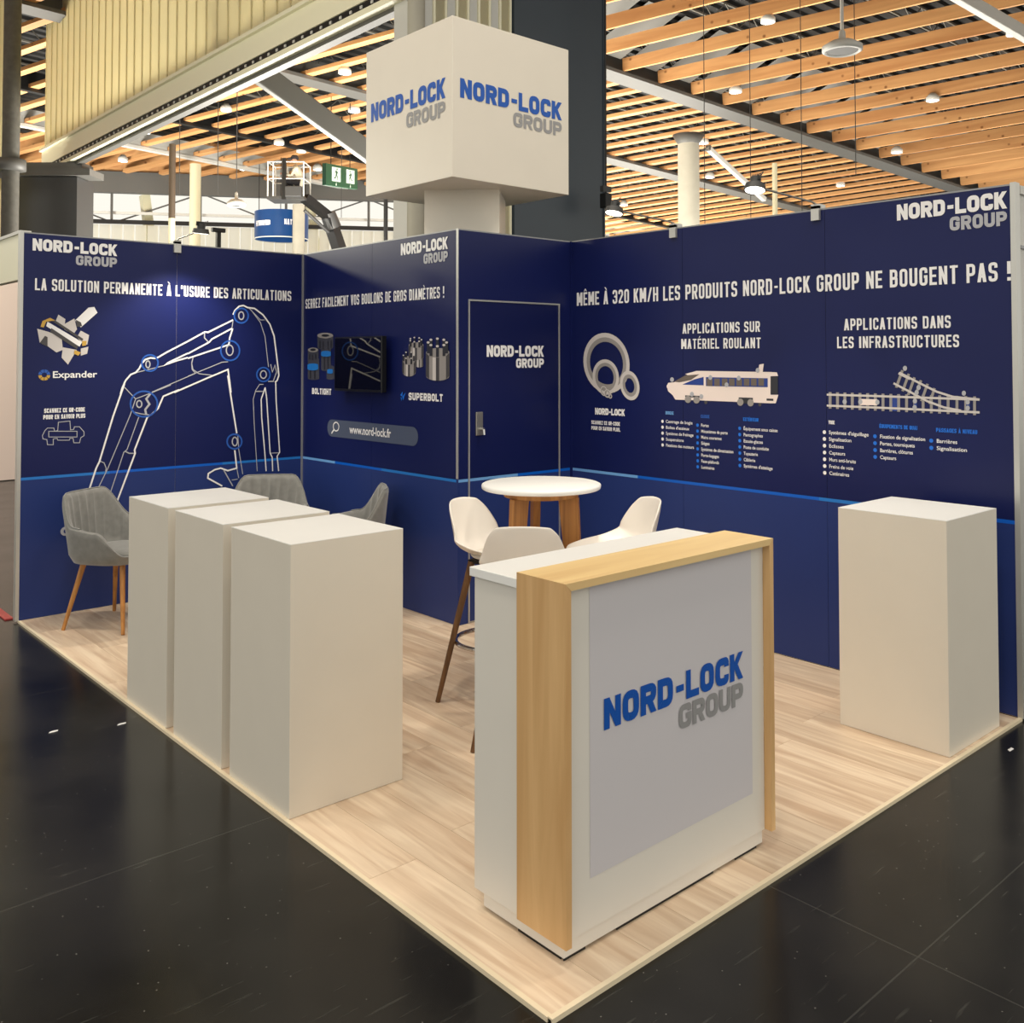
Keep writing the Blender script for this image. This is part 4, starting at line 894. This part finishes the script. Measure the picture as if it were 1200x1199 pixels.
# right far fascia
fa, fb_ = at(560, 262, 46), at(1000, 251, 46)
fs_ = thing('wall_far_right', kind='structure')
MB().bar(fa, fb_, .4, .9).build('fascia', 'fascia_cream', fs_)
for dz_ in (-.75, -1.15, -1.6): MB().bar(fa+Vector((0, 0, dz_)), fb_+Vector((0, 0, dz_)), .3, .12).build('slat', 'timber', fs_)
MB().bar(fa+Vector((0, 0, -5.2)), fb_+Vector((0, 0, -5.2)), .3, 6.0).build('wall_panel', 'fascia_cream', fs_)

# ------------------------------------------------------------------ folding partition on its track
pt = thing('wall_partition', kind='structure')
XT = 5.0; Y0, Y1 = 7.6, 23.3
ZB = 6.12
mb = MB(); mb.box(XT-.1, XT+.25, Y0, Y1, ZB+.2, ZB+.56); mb.build('track_beam', 'fascia_cream', pt)
MB().box(XT-.16, XT+.3, Y0, Y1, ZB+.56, ZB+.62).build('track_flange', 'fascia_cream', pt)
MB().box(XT-.08, XT+.25, Y0, Y1, ZB+.08, ZB+.2).build('track_slot', 'black', pt)
MB().box(XT-.13, XT+.14, Y0, Y1, ZB, ZB+.08).build('track_rail', 'fascia_cream', pt)
MB().box(XT-.0, XT+.14, Y0, Y1, ZB-.06, ZB).build('track_underside_strip', 'girder_grey', pt)  # grey strip along the underside of the track rail
y = Y0; me = None
while y < Y1-.1:
    if me is None:
        mb = MB().box(XT+.04, XT+.07, 0, .40, ZB+.6, 12.5); o = mb.build('translucent_panel', 'polycarbonate', pt); me = o.data
        mb2 = MB().box(XT+.02, XT+.09, .40, .43, ZB+.6, 12.5); o2 = mb2.build('panel_rib', 'polycarbonate', pt); me2 = o2.data
    else:
        o = bpy.data.objects.new('translucent_panel', me); COL.objects.link(o); o.parent = pt; o2 = bpy.data.objects.new('panel_rib', me2); COL.objects.link(o2); o2.parent = pt
    o.location = (0, y, 0); o2.location = (0, y, 0); y += .43
# rollers in the slot
mb = MB()
for k in range(60): yy = Y0+.2+k*.26; mb.box(XT-.1, XT-.085, yy, yy+.05, ZB+.12, ZB+.16)
mb.build('rollers', 'white_steel', pt, kind='stuff')
# dark end cabinet and caps at the left end of the track
cb = thing('partition_cabinet', 'tall dark grey cabinet at the left end of the partition track', 'cabinet', (XT+.2, 22.0, 0))
pA, pB = at(22, 240, 21.5), at(90, 240, 21.5)
dcab = (pB-pA); dcab.z = 0; Lc = dcab.length; dcab.normalize(); ncab = Vector((dcab.y, -dcab.x, 0))
def cbx(s0, s1, z0, z1, o0, o1, name, mat):
    m = Matrix(((dcab.x, ncab.x, 0, pA.x), (dcab.y, ncab.y, 0, pA.y), (0, 0, 1, 0), (0, 0, 0, 1)))
    o = MB().box(s0, s1, o0, o1, z0, z1, m).build(name, mat); o.parent = cb; o.matrix_parent_inverse = Matrix.Translation(-Vector(cb.location))
cbx(0, Lc, 0, 5.78, -.8, 0, 'body', 'cabinet_dark'); cbx(-.25, Lc*1.25, 5.80, 5.95, -.6, .1, 'top_plate', 'girder_grey'); cbx(-.1, Lc*1.1, 5.95, 6.1, -.5, .05, 'head_rail', 'girder_grey')
cbx(-.45, -.03, 0, 5.6, -.5, .0, 'side_panel', 'fascia_cream')
# left edge column
p = at(13.5, 120, 20.5)
cl = thing('round_column', 'rough dark grey round column at the left edge, beside the translucent panels', 'column', (p.x, p.y, 0))
MB().tube([(0, 0, 0), (0, 0, 12)], .17, 20).build('shaft', 'concrete_dark', cl); MB().lathe([(.17, 5.7), (.3, 5.72), (.3, 5.95), (.17, 5.97)], 24).build('collar', 'girder_grey', cl)
wl_ = thing('wall_far_left', kind='structure')
for u0, u1, z0 in ((-60, -28, 5.9), (-27, -2, 5.9), (-1, 7.5, 5.9), (-60, -28, .1), (-27, -2, .1), (-1, 3, .1)):
    a, b_ = at(u0, 200, 21), at(u1, 200, 21); MB().bar((a.x, a.y, z0+2.8), (b_.x, b_.y, z0+2.8), .05, 5.6 if z0 < 1 else 6.6).build('facade_panel', 'polycarbonate', wl_)
a, b_ = at(-60, 200, 20.8), at(8, 200, 20.8); MB().bar((a.x, a.y, 5.72), (b_.x, b_.y, 5.72), .12, .2).build('rail', 'girder_grey', wl_)

# ------------------------------------------------------------------ pillar: parked partition stack and dark slab
sp = thing('slab_pillar', 'dark blue-grey slab pillar rising behind the booth, right of the cube sign', 'pillar', (7.205, 7.9, 0))
MB().box(-.835, .82, -.4, .4, 0, 10.4).build('slab', 'slab_dark', sp); MB().box(.82, .84, -.42, .42, 0, 10.4).build('edge_trim', 'slab_dark', sp)
sk = thing('partition_stack', 'stack of parked pale partition panels seen edge-on behind the cube sign', 'partition', (5.45, 7.9, 0))
edges = [4.97+.0, 5.12, 5.27, 5.42, 5.56, 5.70, 5.84]
for k in range(8):
    x = 4.975+k*.174
    MB().box(x-5.45, x-5.45+.12, -.35+.0, .3, .05, 10.2).build('panel', 'polycarbonate' if k % 2 else 'white_steel', sk)
    MB().box(x-5.45+.125, x-5.45+.155, -.37, .2, .05, 10.2).build('panel_edge', 'fascia_cream', sk)
# steel column in front of the stack
p = at(487.5, 140, 10.9)
cl = thing('round_column', 'speckled beige round column standing left of the parked partition stack', 'column', (p.x, p.y, 0))
MB().tube([(0, 0, 0), (0, 0, 10.5)], .1, 24).build('shaft', 'concrete', cl); MB().tube([(0, 0, 3.0), (0, 0, 3.02)], .103, 24).build('band', 'white_steel', cl)

# columns beyond the booth
def column(u, v, t_, wpx, mat, label, ztop=8.0, cap=None, split=None):
    p = at(u, v, t_); c = thing('round_column', label, 'column', (p.x, p.y, 0)); r_ = wpx/FPX*t_/2
    if split: MB().tube([(0, 0, 0), (0, 0, split)], r_, 24).build('lower_shaft', mat, c); MB().tube([(0, 0, split), (0, 0, ztop)], r_, 24).build('upper_shaft', 'brown_steel', c)
    else: MB().tube([(0, 0, 0), (0, 0, ztop)], r_, 28).build('shaft', mat, c)
    if cap: MB().lathe([(r_, ztop-.25), (r_*1.5, ztop), (0, ztop)], 28).build('cap', cap, c)
    return c
column(807, 200, 26, 25, 'concrete', 'grey concrete round column rising above the right navy wall', 7.75, 'girder_grey')
column(908, 215, 31, 6, 'cream_column', 'thin pale yellow post above the right navy wall', 8.0)
column(350, 260, 29, 14, 'concrete', 'brownish concrete round column under the work platform', 6.35)
column(228.5, 260, 31, 12.5, 'cream_column', 'pale cream round column behind the left navy wall', 8.0)
column(201.5, 240, 25, 7.5, 'cream_column', 'narrow post, dark brown above and beige below, over the left wall', 7.3, split=5.35)
column(452, 262, 24, 5, 'black', 'thin black post just left of the cube sign post', 6.3)

# sloping struts
def strut(a, b_, wv, label, mat='white_steel', name='sloping_strut'):
    t = thing(name, label, 'strut', a); MB().bar((0, 0, 0), tuple(Vector(b_)-Vector(a)), wv if wv < .3 else .14, wv).build('tube', mat if wv < .3 else 'strut_grey', t, bevel=.02)
    MB().bar((0, 0, 0), tuple((Vector(b_)-Vector(a))*.02), wv*1.15).build('end_plate', 'girder_grey', t); return t
strut(at(292, 76, 16.5), at(540, 258, 21), .42, 'wide pale grey strut sloping down behind the left face of the cube sign')
strut(at(829, 173, 27), at(896, 234, 29), .14, 'thin white strut sloping down from the concrete column on the right')
strut(at(1080, -30, 17), at(1290, 92, 17), .2, 'white roof strut crossing the top right corner')

# hanging discs
def disc(p, r_, rod, label, rw=.03, rm='white_steel'):
    t = thing('hanging_disc', label, 'fixture', p)
    MB().lathe([(0, -.02), (r_*.8, -.02), (r_*.86, -.05), (r_, -.02), (r_, .05), (r_*.6, .13), (r_*.18, .16), (r_*.16, .3), (.02, .34), (0, .34)], 40).build('dish', 'white_steel', t)
    MB().lathe([(0, -.025), (r_*.78, -.025)], 40).build('grille', 'dark_grey', t); MB().tube([(0, 0, .33), (0, 0, rod)], rw, 8).build('rod', rm, t)
disc(at(987, 58, 16), .33, 3, 'large white disc hanging on a rod from the timber roof at the right')
disc(at(277, 240, 25), .24, 3.0, 'small white disc hanging at the left, between the cream column and the drum sign', .012, 'dark_grey')
# blue drum sign
p = at(330, 265, 30); Rr_ = .82
dm = thing('drum_sign', 'blue round hanging drum sign with white lettering, left of the work platform', 'sign', p)
n = 48; MB().lathe([(Rr_, -.42), (Rr_, .42)], n).build('drum', 'drum_blue', dm); MB().lathe([(Rr_*.98, -.44), (Rr_*1.01, -.44), (Rr_*1.01, -.41)], n).build('rim', 'white_steel', dm)
def curved(text, a0, a1, z, h):
    cu = letters(text, 0, 0, 1, 1, .25, .3, .2); mb = MB()
    for pl_ in cu: mb.add([((Rr_+.01)*math.cos(a0+(a1-a0)*x), (Rr_+.01)*math.sin(a0+(a1-a0)*x), z+h*q) for x, q in pl_], [tuple(range(len(pl_)))])
    mb.build('lettering', 'print_white', dm)
va2 = math.atan2(CAM.y-p.y, CAM.x-p.x)
curved('HYBRID', va2-1.15, va2-.45, -.08, .17); curved('NATIONS', va2+.1, va2+.75, -.05, .17)
for k in range(3): MB().tube([(Rr_*math.cos(k*2.1), Rr_*math.sin(k*2.1), .42), (Rr_*math.cos(k*2.1), Rr_*math.sin(k*2.1), 2)], .012, 6).build('cable', 'black', dm)
# exit sign
a, b_ = at(382, 204, 19), at(419, 210, 20.5)
ex = thing('exit_sign', 'green emergency exit sign with two running figures, left of the cube sign', 'sign', a)
dx_ = (b_-a); Le = dx_.length; dx_.normalize(); ne = Vector((dx_.y, -dx_.x, 0)).normalized(); ne = -ne if ne.dot(CAM-a) < 0 else ne
FE = Frame((0, 0, 0), dx_, ne)
o = fbox(FE, 0, Le, -.22, .22, -.08, 0); o.build('box', 'exit_green', ex)
for i in range(2):
    x = Le*(.17+.45*i); q = Le*.27
    flat('pictogram_field', [[(x, -.12), (x+q, -.12), (x+q, .17), (x, .17)]], FE, 'exit_white', ex, off=.004)
    c = x+q/2; sgn = 1 if i == 0 else -1
    flat('running_figure', [circ(c+.03*sgn, .13, .022, n=10), [(c-.01, .1), (c+.045, .09), (c+.02, 0), (c-.03, .01)]]+stroke([(c-.06*sgn, .05), (c-.03*sgn, .09), (c+.03, .08), (c+.08*sgn, .04)], .018)+stroke([(c-.01, .01), (c+.05*sgn, -.02), (c+.03*sgn, -.1)], .024)+stroke([(c-.01, .01), (c-.04*sgn, -.04), (c-.1*sgn, -.06)], .024), FE, 'exit_green', ex, off=.008)
    flat('arrow', stroke([(c, -.14), (c, -.2)], .02)+[[(c-.03, -.18), (c+.03, -.18), (c, -.21)]], FE, 'exit_white', ex, off=.004)
for s_ in (.2, .8): MB().tube([FE.P(Le*s_, .22, -.04), FE.P(Le*s_, 1.6, -.04)], .008, 6).build('cable', 'black', ex)
# hanging cables and a small loudspeaker
cabs = [(210, 140, 228, 24, 'left of the cream column'), (255, 132, 228, 24, 'left of the small disc'), (400, 213, 255, 29, 'left of the cube sign'), (826, 95, 262, 20, 'right of the concrete column'), (940, 60, 250, 19, 'left of the hanging disc'), (1003, 76, 205, 18, 'below the hanging disc'), (880, 110, 262, 21, 'above the thin yellow post')]
for u, v0, v1, t_, lb in cabs:
    a = at(u, v0, t_); b_ = at(u, v1, t_); t = thing('hanging_cable', 'thin dark cable hanging from the roof '+lb, 'cable', b_, group='cables hanging from the roof')
    zt = roof_z(b_.x, b_.y)+.05-b_.z; MB().tube([(0, 0, 0), (0, 0, zt-.6)], .009, 6).build('cable', 'dark_grey', t); MB().tube([(0, 0, zt-.65), (.02, 0, zt-.3), (.0, 0, zt)], .02, 6).build('strap', 'black', t)
p = at(710, 244, 13)
t = thing('loudspeaker', 'small black loudspeaker hanging on a chain against the right edge of the slab pillar', 'loudspeaker', p)
MB().box(-.06, .06, -.06, .06, 0, .2).build('cabinet', 'black', t, bevel=.01); MB().tube([(0, 0, .2), (0, 0, 3.6)], .014, 6).build('chain', 'black', t); MB().box(-.08, .08, -.03, .03, .22, .3).build('clamp', 'dark_grey', t)

# ------------------------------------------------------------------ work platform with its operator
pb_ = at(343, 236, 27)
lf = thing('boom_lift', 'aerial work platform on a black articulated boom, raised beyond the left wall', 'lift', (pb_.x, pb_.y, 0))
def LR(v): return Vector(v)-Vector((pb_.x, pb_.y, 0))
rx_ = R0*1.0; fy = F0*1.0; zb = pb_.z
def bp(s_, f_, z): return Vector((rx_.x*s_+fy.x*f_, rx_.y*s_+fy.y*f_, zb+z))
mb = MB(); m4 = Matrix(((rx_.x, fy.x, 0, 0), (rx_.y, fy.y, 0, 0), (0, 0, 1, zb), (0, 0, 0, 1)))
mb.box(-.62, .42, -.4, .4, 0, .08, m4); mb.build('platform_floor', 'dark_grey', lf)
mb = MB()
for z in (.08+.5, 1.05):
    for (a, b_) in (((-.6, -.38), (.4, -.38)), ((.4, -.38), (.4, .38)), ((.4, .38), (-.6, .38)), ((-.6, .38), (-.6, -.38))): mb.tube([bp(a[0], a[1], z), bp(b_[0], b_[1], z)], .018, 6)
for a in ((-.6, -.38), (.4, -.38), (.4, .38), (-.6, .38), (-.25, .38), (-.45, -.38)): mb.tube([bp(a[0], a[1], .05), bp(a[0], a[1], 1.06)], .02, 6)
mb.build('guard_rail', 'white_steel', lf)
mb = MB(); mb.box(-.2, -.09, -.42, -.34, .0, 1.15, m4); mb.build('mast_post', 'black', lf)
mb = MB(); mb.box(-.1, .35, -.46, -.36, .06, .36, m4); mb.build('control_box', 'dark_grey', lf, bevel=.02)
e0 = LR(at(357, 232, 27)); e1 = LR(at(385, 254, 27.6)); e2 = LR(at(398, 293, 28)); e3 = LR(at(412, 375, 28.5))
MB().bar(e0, e1, .26, .24).build('jib', 'black', lf); MB().tube([e0+Vector((0, 0, -.35)), e1+Vector((0, 0, -.45))], .05, 8).build('cylinder', 'dark_grey', lf)
MB().tube([e1+Vector((0, 0, .1)), e1+Vector((.2, 0, -.3))], .2, 12).build('knuckle', 'dark_grey', lf)
MB().bar(e1, e2, .3, .3).build('boom', 'black', lf)
e4 = Vector((e3.x, e3.y, 1.2)); MB().bar(e2, e4, .36, .36).build('lower_boom', 'black', lf)
mb = MB(); mb.box(e4.x-1.1, e4.x+1.1, e4.y-.8, e4.y+.8, .45, 1.1); mb.build('chassis', 'dark_grey', lf, bevel=.05)
for sx in (-1, 1):
    for sy in (-1, 1): MB().tube([(e4.x+sx*.8, e4.y+sy*.75, .36), (e4.x+sx*.8, e4.y+sy*1.0, .36)], .37, 20).build('wheel', 'black', lf)

pp = bp(.18, -.02, .081)+Vector((pb_.x, pb_.y, 0))
pe = thing('person', 'worker in a dark cap and dark trousers standing on the raised platform', 'person', pp, rz=math.atan2(R0.y, R0.x))
def skin(name, mat, nodes, edges, par, root=0, sub=2):
    me = bpy.data.meshes.new(name); me.from_pydata([q[:3] for q in nodes], edges, []); me.materials.append(MAT[mat])
    o = bpy.data.objects.new(name, me); COL.objects.link(o); o.parent = par
    sk_ = o.modifiers.new('skin', 'SKIN')
    me.skin_vertices.new() if not me.skin_vertices else None
    for i, q in enumerate(nodes): me.skin_vertices[0].data[i].radius = (q[3], q[3] if len(q) < 5 else q[4]); me.skin_vertices[0].data[i].use_root = (i == root)
    sb = o.modifiers.new('sub', 'SUBSURF'); sb.levels = sub; sb.render_levels = sub
    for p_ in me.polygons: p_.use_smooth = True
    sk_.use_smooth_shade = True
    return o
# faces local -x (to the left of the picture); arms reach forward to the rail
body = [(.05, 0, .40, .12, .15), (.01, 0, .60, .11, .14), (-.06, 0, .80, .11, .16), (-.09, 0, .92, .055, .055), (-.11, 0, .99, .05, .05),
        (.02, .1, .38, .09, .09), (-.34, .14, .44, .065, .065), (-.12, .13, .10, .04, .045), (-.26, .13, .045, .035, .045),
        (.02, -.1, .38, .09, .09), (-.34, -.14, .44, .065, .065), (-.12, -.13, .10, .04, .045), (-.26, -.13, .045, .035, .045),
        (-.06, .2, .84, .055, .055), (-.14, .26, .60, .042, .042), (-.36, .2, .66, .03, .03), (-.06, -.2, .84, .055, .055), (-.14, -.26, .60, .042, .042), (-.36, -.2, .66, .03, .03)]
skin('body', 'hi_vis', body, [(0, 1), (1, 2), (2, 3), (3, 4), (0, 5), (5, 6), (6, 7), (7, 8), (0, 9), (9, 10), (10, 11), (11, 12), (2, 13), (13, 14), (14, 15), (2, 16), (16, 17), (17, 18)], pe)
HX, HZ = -.09, -.60
hdn = [(-.035+HX, 0, 1.61+HZ, .07, .07), (-.04+HX, 0, 1.68+HZ, .085, .075), (-.03+HX, 0, 1.74+HZ, .07, .065)]
skin('head', 'skin', hdn, [(0, 1), (1, 2)], pe)
mb = MB(); mb.lathe([(.112, 1.71), (.11, 1.77), (.08, 1.82), (0, 1.835)], 24, (-.035+HX, 0, HZ)); mb.add([(x+HX, y, z+HZ) for x, y, z in ((-.24, -.07, 1.71), (-.24, .07, 1.71), (-.1, .1, 1.725), (-.1, -.1, 1.725), (-.24, -.07, 1.72), (-.24, .07, 1.72), (-.1, .1, 1.74), (-.1, -.1, 1.74))], [(0, 1, 2, 3), (4, 7, 6, 5), (0, 4, 5, 1), (2, 6, 7, 3)]); mb.build('cap', 'hat', pe)
mb = MB()
for sy in (-1, 1): mb.tube([(-.135+HX, sy*.03, 1.685+HZ), (-.12+HX, sy*.03, 1.685+HZ)], .011, 8)
mb.build('eyes', 'black', pe)
mb = MB(); mb.tube([(-.115+HX, 0, 1.685+HZ), (-.145+HX, 0, 1.655+HZ)], .012, 8, r2=.016); mb.build('nose', 'skin', pe)
mb = MB(); mb.tube([(-.12+HX, -.022, 1.625+HZ), (-.127+HX, 0, 1.623+HZ), (-.12+HX, .022, 1.625+HZ)], .005, 6); mb.build('mouth', 'red_tape', pe)
for sy in (-1, 1):
    MB().tube([(.06, sy*.1, .40), (-.15, sy*.125, .44), (-.33, sy*.14, .46), (-.35, sy*.14, .43), (-.24, sy*.135, .27), (-.13, sy*.13, .11)], .115, 12, r2=.062).build('trouser_leg', 'cloth_dark', pe)
    MB().tube([(-.36, sy*.2, .66), (-.43, sy*.19, .67)], .028, 10, r2=.036).build('palm', 'skin', pe)
    for k in range(4): MB().tube([(-.425, sy*.19+(-.03+.02*k), .685), (-.465+.005*abs(k-1), sy*.19+(-.03+.02*k), .68), (-.475, sy*.19+(-.03+.02*k), .645)], .009, 6, r2=.007).build('finger', 'skin', pe)
    MB().tube([(-.38, sy*.16, .67), (-.425, sy*.135, .65)], .011, 6, r2=.008).build('thumb', 'skin', pe)

# litter on the black floor
for i, (u, v, lb) in enumerate(((62, 858, 'left of the row of plinths'), (142, 849, 'beside the rear plinth'), (1184, 879, 'in front of the right booth corner'))):
    d = at(u, v, 1)-CAM; t_ = (-.012-CAM.z)/d.z; p = CAM+d*t_
    o = MB().add([(-.02, -.006, .001), (.018, -.008, .002), (.024, .006, .003), (-.01, .008, .002), (0, 0, .006)], [(0, 1, 4), (1, 2, 4), (2, 3, 4), (3, 0, 4), (0, 3, 2, 1)]).build('paper_scrap', 'print_white', loc=p)
    tag(o, 'tiny white paper scrap on the black floor '+lb, 'litter')
